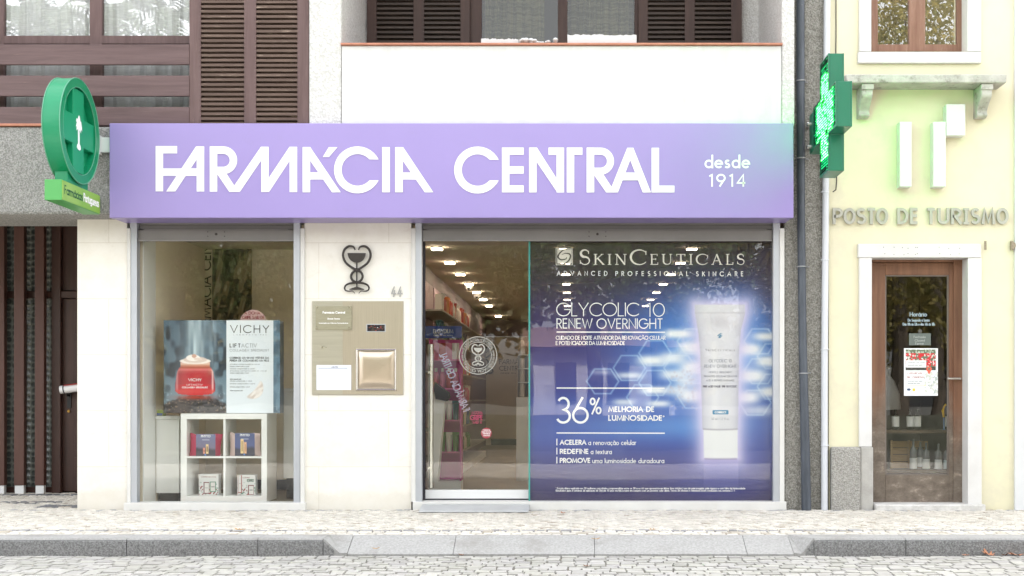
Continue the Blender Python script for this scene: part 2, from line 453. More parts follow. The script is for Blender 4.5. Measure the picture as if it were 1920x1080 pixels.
# ------------------------------------------------------------------ lettering: a stroke alphabet
def arc(cx, cy, rx, ry, a0, a1, n=None):
    n = n or max(4, int(abs(a1 - a0) / 15))
    return [(cx + rx * math.cos(R(a0 + (a1 - a0) * i / n)), cy + ry * math.sin(R(a0 + (a1 - a0) * i / n))) for i in range(n + 1)]
G = {
 'A': (.80, [[(0, 0), (.40, 1), (.80, 0)], [(.14, .34), (.66, .34)]]),
 'B': (.52, [[(0, .53), (0, 1), (.24, 1)] + arc(.24, .765, .22, .235, 90, -90) + [(0, .53)], [(0, .53), (.26, .53)] + arc(.26, .265, .26, .265, 90, -90) + [(0, 0), (0, .53)]]),
 'C': (.84, [arc(.5, .5, .5, .5, 42, 318)]),
 'D': (.72, [[(0, 0), (0, 1), (.24, 1)] + arc(.24, .5, .48, .5, 90, -90) + [(0, 0)]]),
 'E': (.46, [[(.46, 1), (0, 1), (0, 0), (.46, 0)], [(0, .52), (.42, .52)]]),
 'F': (.44, [[(.44, 1), (0, 1), (0, 0)], [(0, .52), (.40, .52)]]),
 'G': (.98, [arc(.5, .5, .5, .5, 42, 352) + [(.99, .5), (.55, .5)]]),
 'H': (.64, [[(0, 0), (0, 1)], [(.64, 0), (.64, 1)], [(0, .52), (.64, .52)]]),
 'I': (.0, [[(0, 0), (0, 1)]]),
 'J': (.30, [[(.30, 1), (.30, .18)] + arc(.13, .18, .17, .18, 0, -130)]),
 'K': (.56, [[(0, 0), (0, 1)], [(.52, 1), (0, .46)], [(.16, .62), (.56, 0)]]),
 'L': (.40, [[(0, 1), (0, 0), (.40, 0)]]),
 'M': (.94, [[(0, 0), (.13, 1), (.47, .08), (.81, 1), (.94, 0)]]),
 'N': (.68, [[(0, 0), (0, 1), (.68, 0), (.68, 1)]]),
 'O': (1.0, [arc(.5, .5, .5, .5, 0, 360, 28)]),
 'P': (.48, [[(0, 0), (0, 1), (.22, 1)] + arc(.22, .74, .26, .26, 90, -90) + [(0, .48)]]),
 'Q': (1.0, [arc(.5, .5, .5, .5, 0, 360, 28), [(.6, .3), (.95, -.05)]]),
 'R': (.50, [[(0, 0), (0, 1), (.22, 1)] + arc(.22, .74, .26, .26, 90, -90) + [(0, .48)], [(.20, .48), (.50, 0)]]),
 'S': (.50, [arc(.26, .755, .21, .245, 35, 270) + arc(.25, .255, .25, .255, 72, -150)]),
 'T': (.54, [[(0, 1), (.54, 1)], [(.27, 1), (.27, 0)]]),
 'U': (.58, [[(0, 1), (0, .29)] + arc(.29, .29, .29, .29, 180, 360) + [(.58, 1)]]),
 'V': (.76, [[(0, 1), (.38, 0), (.76, 1)]]),
 'W': (1.08, [[(0, 1), (.28, 0), (.54, .92), (.80, 0), (1.08, 1)]]),
 'X': (.64, [[(0, 0), (.64, 1)], [(0, 1), (.64, 0)]]),
 'Y': (.68, [[(0, 1), (.34, .45), (.68, 1)], [(.34, .45), (.34, 0)]]),
 'Z': (.60, [[(0, 1), (.60, 1), (0, 0), (.60, 0)]]),
 'a': (.56, [arc(.28, .29, .28, .29, 0, 360, 18), [(.56, .60), (.56, 0)]]),
 'b': (.56, [arc(.28, .29, .28, .29, 0, 360, 18), [(0, 1), (0, 0)]]),
 'c': (.46, [arc(.28, .29, .28, .29, 48, 312)]),
 'd': (.56, [arc(.28, .29, .28, .29, 0, 360, 18), [(.56, 1), (.56, 0)]]),
 'e': (.56, [[(0, .31), (.56, .31)] + arc(.28, .29, .28, .29, 15, 318)]),
 'f': (.28, [arc(.24, .82, .12, .16, 60, 180, 5) + [(.12, 0)], [(0, .58), (.27, .58)]]),
 'g': (.56, [arc(.28, .29, .28, .29, 0, 360, 18), [(.56, .60), (.56, -.08)] + arc(.28, -.06, .28, .22, 0, -150)]),
 'h': (.50, [[(0, 1), (0, 0)], [(0, .33)] + arc(.25, .33, .25, .26, 180, 0) + [(.50, 0)]]),
 'i': (.0, [[(0, .58), (0, 0)], [(0, .78), (0, .88)]]),
 'j': (.08, [[(.08, .58), (.08, -.25)], [(.08, .78), (.08, .88)]]),
 'k': (.40, [[(0, 1), (0, 0)], [(.36, .58), (0, .25)], [(.12, .36), (.40, 0)]]),
 'l': (.0, [[(0, 1), (0, 0)]]),
 'm': (.80, [[(0, .58), (0, 0)], [(0, .36)] + arc(.20, .36, .20, .22, 180, 0) + [(.40, 0)], [(.40, .36)] + arc(.60, .36, .20, .22, 180, 0) + [(.80, 0)]]),
 'n': (.48, [[(0, .58), (0, 0)], [(0, .34)] + arc(.24, .34, .24, .24, 180, 0) + [(.48, 0)]]),
 'o': (.58, [arc(.29, .29, .29, .29, 0, 360, 18)]),
 'p': (.56, [arc(.28, .29, .28, .29, 0, 360, 18), [(0, .58), (0, -.35)]]),
 'q': (.56, [arc(.28, .29, .28, .29, 0, 360, 18), [(.56, .58), (.56, -.35)]]),
 'r': (.26, [[(0, .58), (0, 0)], [(0, .34)] + arc(.20, .36, .20, .22, 180, 60)]),
 's': (.36, [arc(.19, .435, .14, .145, 35, 270) + arc(.17, .145, .17, .145, 72, -150)]),
 't': (.28, [[(.12, .84), (.12, 0)], [(0, .58), (.27, .58)]]),
 'u': (.48, [[(0, .58), (0, .24)] + arc(.24, .24, .24, .24, 180, 360) + [(.48, .58)], [(.48, .3), (.48, 0)]]),
 'v': (.48, [[(0, .58), (.24, 0), (.48, .58)]]),
 'w': (.72, [[(0, .58), (.18, 0), (.36, .54), (.54, 0), (.72, .58)]]),
 'x': (.44, [[(0, 0), (.44, .58)], [(0, .58), (.44, 0)]]),
 'y': (.48, [[(0, .58), (.24, .02)], [(.48, .58), (.12, -.32)]]),
 'z': (.42, [[(0, .58), (.42, .58), (0, 0), (.42, 0)]]),
 '0': (.60, [arc(.30, .5, .30, .5, 0, 360, 24)]),
 '1': (.22, [[(0, .86), (.20, 1), (.20, 0)]]),
 '2': (.54, [arc(.27, .74, .26, .26, 165, -25) + [(0, 0), (.54, 0)]]),
 '3': (.54, [arc(.25, .76, .23, .24, 150, -90) + arc(.25, .26, .28, .26, 90, -155)]),
 '4': (.60, [[(.45, 0), (.45, 1), (0, .26), (.60, .26)]]),
 '5': (.52, [[(.46, 1), (.12, 1), (.06, .56)] + arc(.23, .32, .29, .32, 115, -150)]),
 '6': (.58, [[(.36, 1), (.06, .46)], arc(.29, .30, .29, .30, 0, 360, 20)]),
 '7': (.52, [[(0, 1), (.52, 1), (.14, 0)]]),
 '8': (.54, [arc(.27, .76, .22, .24, 0, 360, 18), arc(.27, .26, .27, .26, 0, 360, 18)]),
 '9': (.58, [[(.22, 0), (.52, .54)], arc(.29, .70, .29, .30, 0, 360, 20)]),
 '%': (.80, [arc(.17, .80, .17, .20, 0, 360, 14), arc(.63, .20, .17, .20, 0, 360, 14), [(.66, 1), (.14, 0)]]),
 ' ': (.26, []), '.': (.02, [[(0, 0), (0, .07)]]), ',': (.04, [[(.04, .07), (0, -.12)]]), ':': (.02, [[(0, .08), (0, .16)], [(0, .46), (0, .54)]]),
 '*': (.12, [arc(.06, .86, .05, .05, 0, 360, 8)]), '/': (.36, [[(0, -.05), (.36, 1.02)]]), '-': (.3, [[(0, .34), (.3, .34)]]),
 '(': (.16, [arc(.4, .45, .4, .6, 130, 230)]), ')': (.16, [arc(-.24, .45, .4, .6, 50, -50)]), '|': (0, [[(0, -.1), (0, 1.15)]]),
}
ACC = {'´': [(-.04, 0), (.10, .18)], '`': [(-.10, .18), (.04, 0)], '~': [(-.18, .04), (-.08, .12), (.08, .04), (.18, .12)], '^': [(-.14, 0), (0, .14), (.14, 0)]}
for ch, base, ac in (('Á', 'A', '´'), ('á', 'a', '´'), ('à', 'a', '`'), ('ã', 'a', '~'), ('Ã', 'A', '~'), ('é', 'e', '´'), ('É', 'E', '´'), ('í', 'i', '´'), ('Í', 'I', '´'), ('ó', 'o', '´'), ('ê', 'e', '^'), ('õ', 'o', '~'), ('â', 'a', '^'), ('Ê', 'E', '^'), ('Ó', 'O', '´'), ('À', 'A', '`'), ('ú', 'u', '´'), ('Õ', 'O', '~')):
    wdt, st = G[base]
    top = 1.12 if base.isupper() else .72
    st = [q for q in st if not (base == 'i' and q[0][1] > .7)]
    G[ch] = (wdt, st + [[(wdt / 2 + a, top + b) for a, b in ACC[ac]]])
for ch, base in (('Ç', 'C'), ('ç', 'c')):
    wdt, st = G[base]
    G[ch] = (wdt, st + [[(wdt * .6, -.02), (wdt * .66, -.12), (wdt * .48, -.24)]])

def thicken(pts, wd):
    """centre line -> list of left/right points with mitred corners"""
    closed = len(pts) > 3 and abs(pts[0][0] - pts[-1][0]) + abs(pts[0][1] - pts[-1][1]) < 1e-6
    tol = (max(wd) if hasattr(wd, '__len__') else wd) * .12
    if hasattr(wd, '__len__') or len(pts) < 6: tol = 1e-7
    P = []
    for i, p in enumerate(pts):
        if not P or i == len(pts) - 1 or abs(p[0] - P[-1][0]) + abs(p[1] - P[-1][1]) > tol: P.append(p)
    if closed: P = P[:-1]
    n = len(P)
    if n < 2: return [], False
    if not hasattr(wd, '__len__'): wd = [wd] * len(pts)
    out = []
    for i in range(n):
        a = P[i - 1] if (i > 0 or closed) else None
        b = P[(i + 1) % n] if (i < n - 1 or closed) else None
        def nrm(p, q):
            dx, dy = q[0] - p[0], q[1] - p[1]
            l = math.hypot(dx, dy) or 1
            return (-dy / l, dx / l)
        if a is None: m = nrm(P[i], b); k = 1
        elif b is None: m = nrm(a, P[i]); k = 1
        else:
            n1, n2 = nrm(a, P[i]), nrm(P[i], b)
            m = (n1[0] + n2[0], n1[1] + n2[1]); l = math.hypot(*m)
            if l < 1e-3: m = n1; k = 1
            else:
                m = (m[0] / l, m[1] / l)
                k = min(1 / max(.2, m[0] * n1[0] + m[1] * n1[1]), 1.55)
        h = wd[min(i, len(wd) - 1)] / 2 * k
        out.append(((P[i][0] + m[0] * h, P[i][1] + m[1] * h), (P[i][0] - m[0] * h, P[i][1] - m[1] * h)))
    return out, closed
def stroke(mb, pl, pts, wd, w0=0.0, dep=0.0, bend=None):
    st, closed = thicken(pts, wd)
    if not st: return
    o, u, v, n = pl
    if bend: st = [(bend(*a), bend(*b)) for a, b in st]
    Pt = lambda t, w: tuple(o[i] + u[i] * t[0] + v[i] * t[1] + n[i] * w for i in range(3))
    k = len(st)
    vs = [Pt(q, w0 + dep) for ab in st for q in ab]
    rng = range(k if closed else k - 1)
    fs = [(2 * i, 2 * i + 1, 2 * ((i + 1) % k) + 1, 2 * ((i + 1) % k)) for i in rng]
    if dep:
        vs += [Pt(q, w0) for ab in st for q in ab]
        B = 2 * k
        for i in rng:
            j = (i + 1) % k
            fs.append((2 * i, 2 * j, B + 2 * j, B + 2 * i))
            fs.append((2 * j + 1, 2 * i + 1, B + 2 * i + 1, B + 2 * j + 1))
        if not closed:
            fs.append((0, B, B + 1, 1)); fs.append((2 * k - 1, B + 2 * k - 1, B + 2 * k - 2, 2 * k - 2))
    mb.add(vs, fs)
def text_len(s, track):
    return sum(G[c][0] for c in s) + track * (len(s) - 1)
def text(mb, s, pl, u0, v0, h, wt, u1=None, track=.20, w0=0.0, dep=0.0, align='l', xs=1.0, bend=None):
    """cap height h, stroke wt*h; stretched to end at u1 when given"""
    sw = wt * h
    nat = text_len(s, track)
    hh = h - sw
    if u1 is not None:
        sx = (u1 - u0 - sw) / max(nat, 1e-6)
    else:
        sx = hh * xs
        tot = nat * sx + sw
        if align == 'c': u0 -= tot / 2
        if align == 'r': u0 -= tot
    x = 0.0
    k = 0
    for c in s:
        wd, st = G[c]
        for i, q in enumerate(st):
            pts = [(u0 + sw / 2 + (x + a) * sx, v0 + sw / 2 + b * hh) for a, b in q]
            pts = list(pts)
            for e, f in ((0, 1), (-1, -2)):          # run straight stems out to the base and cap lines
                if min(abs(q[e][1] - g_) for g_ in (0, 1, .58, .60)) > .015 or abs(q[0][0] - q[-1][0]) + abs(q[0][1] - q[-1][1]) < 1e-6: continue
                a, b = pts[e], pts[f]
                dx, dy = a[0] - b[0], a[1] - b[1]
                l = math.hypot(dx, dy)
                if l > 0 and abs(dy) / l > .8:
                    pts[e] = (a[0] + dx / l * sw / 2, a[1] + dy / l * sw / 2)
            stroke(mb, pl, pts, sw, w0 + (k % 7) * 0.00012, dep, bend)
            k += 1
        x += wd + track
def ptext(mb, s, p0, p1, q0, q1, y, wt, track=.2, dep=0.0):
    """text whose caps span q0..q1 and whose width spans p0..p1 on the plane y"""
    text(mb, s, front(y), px(p0, y), pz(q1, y), pz(q0, y) - pz(q1, y), wt, px(p1, y), track, 0.0, dep)

# a small inscriptional serif alphabet: (points, relative width)
TK, TN = .135, .055
def _serif(x, y, l=.13): return ([(x - l, y), (x + l, y)], TN)
SG = {
 'S': (.56, [(arc(.27, .755, .21, .235, 20, 270) + arc(.28, .265, .24, .255, 88, -160), [.05, .06, .07, .08, .09, .10, .11, .12, .13, .14, .15, .155, .16, .16, .16, .15, .14, .13, .12, .11, .10, .09, .08, .07, .06, .06, .05, .05, .05, .05, .05, .05, .05]), ([(.47, .72), (.47, .93)], TN), ([(.03, .07), (.03, .30)], TN)]),
 'K': (.76, [([(.12, 0), (.12, 1)], TK), ([(.62, .98), (.16, .50)], TN * 1.2), ([(.28, .60), (.72, .02)], TK), _serif(.12, .975), _serif(.12, .025), _serif(.62, .975, .11), _serif(.70, .025, .10)]),
 'I': (.26, [([(.13, 0), (.13, 1)], TK), _serif(.13, .975), _serif(.13, .025)]),
 'N': (.88, [([(.14, 0), (.14, 1)], TN * 1.2), ([(.13, 1), (.74, 0)], TK), ([(.74, 0), (.74, 1)], TN * 1.2), _serif(.10, .975, .10), _serif(.14, .025), _serif(.74, .975)]),
 'C': (.86, [(arc(.48, .5, .46, .49, 40, 320, 22), [.05, .055, .06, .07, .08, .09, .10, .115, .13, .14, .145, .145, .14, .13, .115, .10, .09, .08, .07, .06, .055, .05, .05]), ([(.83, .66), (.83, .92)], TN)]),
 'E': (.60, [([(.12, 0), (.12, 1)], TK), ([(0, .972), (.52, .972)], TN), ([(.12, .52), (.42, .52)], TN), ([(0, .028), (.56, .028)], TN), ([(.52, .80), (.52, 1)], TN), ([(.42, .43), (.42, .61)], TN), ([(.57, 0), (.57, .22)], TN)]),
 'U': (.80, [([(.12, 1), (.12, .32)] + arc(.39, .32, .27, .29, 180, 270), [TK, TK, .13, .12, .11, .10, .08, .07, .06]), (arc(.39, .32, .27, .29, 270, 360) + [(.66, 1)], [.06, .06, .06, .06, .06, .06, .06, .06]), _serif(.12, .975), _serif(.66, .975, .11)]),
 'T': (.68, [([(.34, 0), (.34, 1)], TK), ([(0, .972), (.68, .972)], TN), ([(.03, .80), (.03, 1)], TN), ([(.65, .80), (.65, 1)], TN), _serif(.34, .025)]),
 'A': (.80, [([(.10, .02), (.40, .99)], TN * 1.2), ([(.38, .99), (.70, .02)], TK), ([(.22, .36), (.58, .36)], TN), _serif(.09, .025, .10), _serif(.70, .025, .12)]),
 'L': (.56, [([(.12, 0), (.12, 1)], TK), ([(0, .028), (.52, .028)], TN), ([(.53, 0), (.53, .22)], TN), _serif(.12, .975)]),
}
def serif_text(mb, s, pl, u0, u1, v0, hs, track=.16):
    """hs: cap height of each letter; overall stretched to u0..u1"""
    big = max(hs)
    nat = sum(SG[c][0] * h / big for c, h in zip(s, hs)) + track * (len(s) - 1)
    sx = (u1 - u0) / nat
    x = u0; k = 0
    for c, h in zip(s, hs):
        r = h / big
        for pts, wd in SG[c][1]:
            wl = wd if not hasattr(wd, '__len__') else wd
            wv = [q * h for q in wl] if hasattr(wl, '__len__') else wl * h
            stroke(mb, pl, [(x + a * sx * r, v0 + b * h) for a, b in pts], wv, (k % 8) * .00012)
            k += 1
        x += SG[c][0] * sx * r + track * sx
def catmull(pts, n=6):
    P = [pts[0]] + list(pts) + [pts[-1]]
    out = []
    for i in range(1, len(P) - 2):
        for k in range(n):
            t = k / n
            out.append(tuple(0.5 * ((2 * P[i][j]) + (-P[i - 1][j] + P[i + 1][j]) * t + (2 * P[i - 1][j] - 5 * P[i][j] + 4 * P[i + 1][j] - P[i + 2][j]) * t * t + (-P[i - 1][j] + 3 * P[i][j] - 3 * P[i + 1][j] + P[i + 2][j]) * t ** 3) for j in range(len(P[i]))))
    out.append(tuple(pts[-1]))
    return out

# cup with two snakes, drawn in a 765 x 1080 field (x right, y down)
SNAKE = [(352, 185), (330, 135), (285, 116), (225, 120), (165, 165), (133, 240), (135, 320), (175, 410), (250, 478), (330, 528), (400, 560), (460, 595), (492, 660), (475, 725), (420, 768), (340, 785), (250, 800), (185, 830), (158, 878), (175, 925), (230, 942), (295, 938), (325, 955), (347, 986)]
def snake_paths():
    c = catmull(SNAKE, 4)
    return [c, [(765 - a, b) for a, b in c]]
def cup_polys():
    bowl = [(212, 240), (548, 240)] + [(380 + 165 * math.cos(R(a)), 245 + 172 * math.sin(R(a))) for a in range(5, 180, 10)]
    stem = [(368, 400), (394, 400), (392, 860), (370, 860)]
    base = [(381, 850), (405, 862), (520, 903), (512, 916), (250, 916), (242, 903), (357, 862)]
    return [bowl, stem, base]

# printed pictures: a grid of coloured vertices
def smst(a, b, x):
    t = np.clip((x - a) / (b - a), 0, 1)
    return t * t * (3 - 2 * t)
def lin(c):
    c = np.clip(c, 0, 255) / 255.0
    return np.where(c <= .04045, c / 12.92, ((c + .055) / 1.055) ** 2.4)
def lay(img, col, a):
    return img * (1 - a[..., None]) + np.array(col, float) * a[..., None]
def vnoise(X, Y, sx, sy, seed):
    r = np.random.RandomState(seed)
    g = r.rand(64, 64)
    x, y = X / sx, Y / sy
    xi, yi = np.floor(x).astype(int), np.floor(y).astype(int)
    fx, fy = x - xi, y - yi
    fx = fx * fx * (3 - 2 * fx); fy = fy * fy * (3 - 2 * fy)
    a = g[yi % 64, xi % 64] * (1 - fx) + g[yi % 64, (xi + 1) % 64] * fx
    b = g[(yi + 1) % 64, xi % 64] * (1 - fx) + g[(yi + 1) % 64, (xi + 1) % 64] * fx
    return a * (1 - fy) + b * fy
def picture(p0, p1, q0, q1, y, nx, ny, fn, k=1.0):
    mb = MB()
    xs, ys = np.linspace(p0, p1, nx + 1), np.linspace(q0, q1, ny + 1)
    Xg, Yg = np.meshgrid(xs, ys)
    col = lin(fn(Xg, Yg)) * k
    for j in range(ny + 1):
        for i in range(nx + 1):
            mb.v.append((px(xs[i], y), y, pz(ys[j], y)))
    W = nx + 1
    mb.f = [(j * W + i, (j + 1) * W + i, (j + 1) * W + i + 1, j * W + i + 1) for j in range(ny) for i in range(nx)]
    mb.c = col.reshape(-1, 3).tolist()
    return mb

# ------------------------------------------------------------------ ground
m_cobble = vcol('granite_setts', 0.8, 0.3, 0.3, 70, 0.004, mottle=(26, 0.8), stain=((1.1, .5, .75, (.30, .285, .26)), (5, .6, .8, (.24, .225, .20))))
m_calcada = vcol('limestone_setts', 0.7, 0.35, 0.4, 80, 0.005, mottle=(30, 0.8), stain=((.9, .5, .75, (.46, .42, .36)), (4, .6, .78, (.40, .35, .28))))
def setts(mb, cells, ztop, hgt, inset, shade):
    for quad in cells:
        cx = sum(q[0] for q in quad) / 4; cy = sum(q[1] for q in quad) / 4
        dz = random.uniform(-.004, .003); tx = random.uniform(-.03, .03); ty = random.uniform(-.03, .03)
        mb.cur = shade(cx, cy)
        n = len(mb.v)
        lo = [(q[0], q[1], ztop - hgt) for q in quad]
        hi = []
        for q in quad:
            dx, dy = q[0] - cx, q[1] - cy
            l = math.hypot(dx, dy)
            s_ = (l - inset) / l
            hi.append((cx + dx * s_, cy + dy * s_, ztop + dz + dx * tx + dy * ty))
        mb.add(lo + hi, [(0, 1, 5, 4), (1, 2, 6, 5), (2, 3, 7, 6), (3, 0, 4, 7), (4, 5, 6, 7)])
ZR = -0.115
rd = MB()
rd.cur = (.20, .17, .125)
rd.add([(-11, -10.2, ZR - .016), (11, -10.2, ZR - .016), (11, -2.36, ZR - .016), (-11, -2.36, ZR - .016)], [(0, 1, 2, 3)])
cells = []
yy = -2.44
row = 0
while yy > -10.0:
    d_ = random.uniform(.085, .105)
    xx = -7.6 + random.uniform(0, .1) - row * .055 % .13
    while xx < 8:
        w_ = random.uniform(.085, .125)
        g = .0024
        j = lambda: random.uniform(-.006, .006)
        cells.append([(xx + g + j(), yy - d_ + g + j()), (xx + w_ - g + j(), yy - d_ + g + j()), (xx + w_ - g + j(), yy - g + j()), (xx + g + j(), yy - g + j())])
        xx += w_
    yy -= d_; row += 1
def shade_road(x, y):
    k = random.uniform(.84, 1.10)
    t = random.random()
    return (.375 * k, (.363 + .006 * t) * k, (.352 - .02 * t) * k)
setts(rd, cells, ZR, .022, .0055, shade_road)
struct('road', rd, m_cobble)

pv = MB()
pv.cur = (.36, .305, .23)
pv.add([(-9, -2.14, -.016), (9, -2.14, -.016), (9, .02, -.016), (-9, .02, -.016)], [(0, 1, 2, 3)])
pv.add([(-7, .02, -.016), (-3.85, .02, -.016), (-3.85, 2.4, -.016), (-7, 2.4, -.016)], [(0, 1, 2, 3)])
cells = []
cs = .062
NX = int(11 / cs)
for a in range(-NX, NX):
    for b in range(-NX, NX):
        x = (a - b) * cs * .7071; y = (a + b) * cs * .7071
        ok = (-6.4 < x < 6.6 and -1.72 < y < -.03) or (-5.6 < x < -3.92 and -.03 <= y < 1.98)
        if not ok: continue
        h = cs / 2 - .0028
        j = lambda: random.uniform(-.0045, .0045)
        an = R(45 + random.uniform(-6, 6))
        ca, sa = math.cos(an), math.sin(an)
        cells.append([(x + (u * ca - v * sa) * h + j(), y + (u * sa + v * ca) * h + j()) for u, v in ((-1, -1), (1, -1), (1, 1), (-1, 1))])
for y0_, y1_ in ((-1.83, -1.75), (-1.92, -1.84), (-2.01, -1.93), (-2.10, -2.02)):
    xx = -6.4
    while xx < 6.6:
        w_ = random.uniform(.06, .12)
        cells.append([(xx + .004, y0_ + random.uniform(0, .006)), (xx + w_ - .004, y0_ + random.uniform(0, .006)), (xx + w_ - .004, y1_ - random.uniform(0, .006)), (xx + .004, y1_ - random.uniform(0, .006))])
        xx += w_
def shade_pav(x, y):
    k = random.uniform(.82, 1.10)
    c = (.665, .63, .57)
    if -1.84 < y < -1.74: c = (.34, .34, .345)
    if y > 0 and (1.66 < y < 1.80 or .78 < y < .9 and x < -4.3 or .62 < y < .74 and -4.75 < x < -4.5 or .2 < y < .5 and x > -4.35): c = (.17, .175, .19)
    if -.13 < y < -.03 and random.random() < .55: c = (.40, .40, .40)
    if random.random() < .05: c = (.50, .45, .38)
    return tuple(q * k for q in c)
setts(pv, cells, 0.0, .025, .007, shade_pav)
struct('pavement', pv, m_calcada)

m_kerb_dark = M('dark_granite', (.115, .115, .115), 0.85, col2=(.30, .30, .30), vs=85, bump=0.9, bs=120, bdist=0.012, lo=.32, hi=.66, det=3)
m_kerb_light = M('sawn_and_lit_granite', (.25, .247, .24), 0.8, col2=(.35, .347, .34), vs=60, bump=0.35, bs=140, bdist=0.004, dirt=(.19, .18, .165), ds=2.6, dlo=.5, dhi=.8)
YF = -2.38
kx0, kx1 = px(637, YF), px(1503, YF)           # feet of the two ramps
def kerb_run(xs, raised):
    d1 = MB(); d2 = MB()
    for a, b in zip(xs[:-1], xs[1:]):
        g = .0016
        a += g; b -= g
        if raised:
            # upright rough face with a paler top, its daylight put into the colour
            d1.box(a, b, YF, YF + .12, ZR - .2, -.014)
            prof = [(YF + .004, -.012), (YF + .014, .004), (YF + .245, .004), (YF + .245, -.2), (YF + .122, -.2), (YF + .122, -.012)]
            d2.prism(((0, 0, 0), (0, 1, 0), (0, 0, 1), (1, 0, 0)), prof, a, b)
        else:
            prof = [(YF - .03, -.105), (YF - .015, -.097), (YF + .236, .000), (YF + .25, .002), (YF + .25, -.3), (YF - .03, -.3)]
            d2.prism(((0, 0, 0), (0, 1, 0), (0, 0, 1), (1, 0, 0)), prof, a, b)
    return d1, d2
RL = [-8.6, -7.2, -5.9, -4.55, px(237, YF), px(483, YF), px(606, YF)]
RR = [px(1526, YF), 2.9, 4.1, 5.4, 6.7, 8.4]
d1a, d2a = kerb_run(RL, True)
d1b, d2b = kerb_run(RR, True)
d0, d2c = kerb_run([kx0 + .058, px(850, YF), px(1115, YF), px(1400, YF), kx1 - .058], False)
for xt, xf, sg in ((px(606, YF), kx0, 1), (px(1526, YF), kx1, -1)):
    # tapered end stones: rough face triangle and a smooth sloping flare
    d1a.prism(((0, YF, 0), (1, 0, 0), (0, 0, 1), (0, -1, 0)), [(xt, -.014), (xt, ZR - .2), (xf, ZR - .2), (xf, -.106)], -.1, 0)
    A = (xt, YF + .004, .003); B = (xf, YF - .002, -.104); C_ = (xf + sg * .055, YF - .012, -.098); E = (xf + sg * .055, YF + .25, .0015); G_ = (xt, YF + .245, .003)
    fl = [A, B, C_, E, G_]
    lo_ = [(q[0], q[1], -.3) for q in fl]
    d2c.add(fl + lo_, [(0, 1, 2, 3, 4) if sg > 0 else (4, 3, 2, 1, 0)] + [(i, 5 + i, 5 + (i + 1) % 5, (i + 1) % 5) for i in range(5)])
for q in (d1b,): d1a.add(q.v, q.f)
for q in (d2b, d2c): d2a.add(q.v, q.f)
struct('kerb', d1a, m_kerb_dark, bev=.006)
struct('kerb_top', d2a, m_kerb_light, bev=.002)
far = MB()
far.box(-160, 160, -170, -10.2, -.5, -.14)
far.box(-160, -11, -10.2, 60, -.5, -.14)
far.box(11, 160, -10.2, 60, -.5, -.14)
far.box(-11, 11, -10.2, 60, -.6, -.2)
struct('ground', far, M('street_asphalt', (.085, .082, .072), .9, col2=(.06, .062, .05), vs=.8))

# ------------------------------------------------------------------ the apartment building with the shop in its ground floor
YU = -0.30                                          # the upper floors stand out over the shop front
APT = thing('apartment_building', 'white and grey rendered building with brown shutters above the purple shop sign', 'building', (.2, .5, 0))
Z_SOF = pz(402, YU)
b = MB()
b.box(px(145), px(238), 0, .34, -.05, Z_SOF - .002)
b.box(px(571), px(771), 0, .34, -.05, Z_SOF - .002)
b.box(px(145), px(238), .34, 2.3, -.05, Z_SOF + .4)
parts('stone_wall', b, m_stone, APT)
b = MB()
for p0, p1 in ((238, 244.5), (563, 571), (771, 779), (1462, 1471)):
    b.pbox(p0, p1, 428, 944 if p0 < 700 else 941, -.022, .2)
parts('window_jamb', b, m_trim, APT, bev=.003)
b = MB()
b.box(px(237), px(575), -.07, .12, -.05, pz(943, -.07))
b.box(px(775), px(1473), -.05, .16, -.05, pz(941, -.05))
parts('window_sill', b, m_trim, APT, bev=.004)
b = MB()
b.box(-7, px(1484, YU), YU, .5, Z_SOF, pz(237, YU))
part('concrete_beam', b, m_beam, APT, bev=.025)
b = MB()
b.box(-7, px(1484, YU), .5, 2.4, Z_SOF + .42, 3.3)
part('recess_ceiling', b, m_beam, APT)
b = MB()
ZT = 7.2
zb = pz(237, YU)
b.box(px(579, YU), px(640, YU), YU, 1.25, zb, ZT)
b.box(px(1466, YU), px(1490, YU), YU, 1.25, zb, ZT)
b.box(-7, px(-60, YU), YU, 0.3, zb, ZT)
b.box(px(-60, YU), px(579, YU), YU, .3, 6.3, ZT)
b.box(px(640, YU), px(1466, YU), YU, 1.3, 6.0, ZT)
b.box(px(1390, 1.1), px(1466, YU) + .03, 1.1, 1.24, zb, 6.0)
b.box(px(640, YU) - .03, px(690, 1.1), 1.1, 1.24, zb, 6.0)
parts('stucco_wall', b, m_stucco, APT, bev=.02)
b = MB(); b.box(px(640, YU) + .002, px(1466, YU) - .002, YU + .004, YU + .2, zb, pz(85.5, YU))
part('balcony_parapet', b, m_parapet, APT, bev=.006)
b = MB(); b.box(px(639, YU), px(1467, YU), YU - .022, YU + .24, pz(85.5, YU) + .001, pz(80, YU - .02))
part('balcony_coping', b, m_terracotta, APT, bev=.006)
b = MB(); b.box(px(640, YU), px(1466, YU), YU + .2, 1.1, zb, pz(236, YU) + .3)
part('balcony_floor', b, m_terracotta, APT)
b = MB(); b.box(-7, px(95, YU), YU - .015, YU + .03, pz(237, YU) + .002, pz(232, YU))
part('floor_tile_edge', b, m_terracotta, APT, bev=.004)
b = MB()
b.box(px(1471), px(1554), .004, .5, -.05, ZT)
b.box(px(1484, YU), px(1554), .5, .8, 2.2, ZT)
parts('roughcast_wall', b, m_grey_cast, APT, bev=.015)

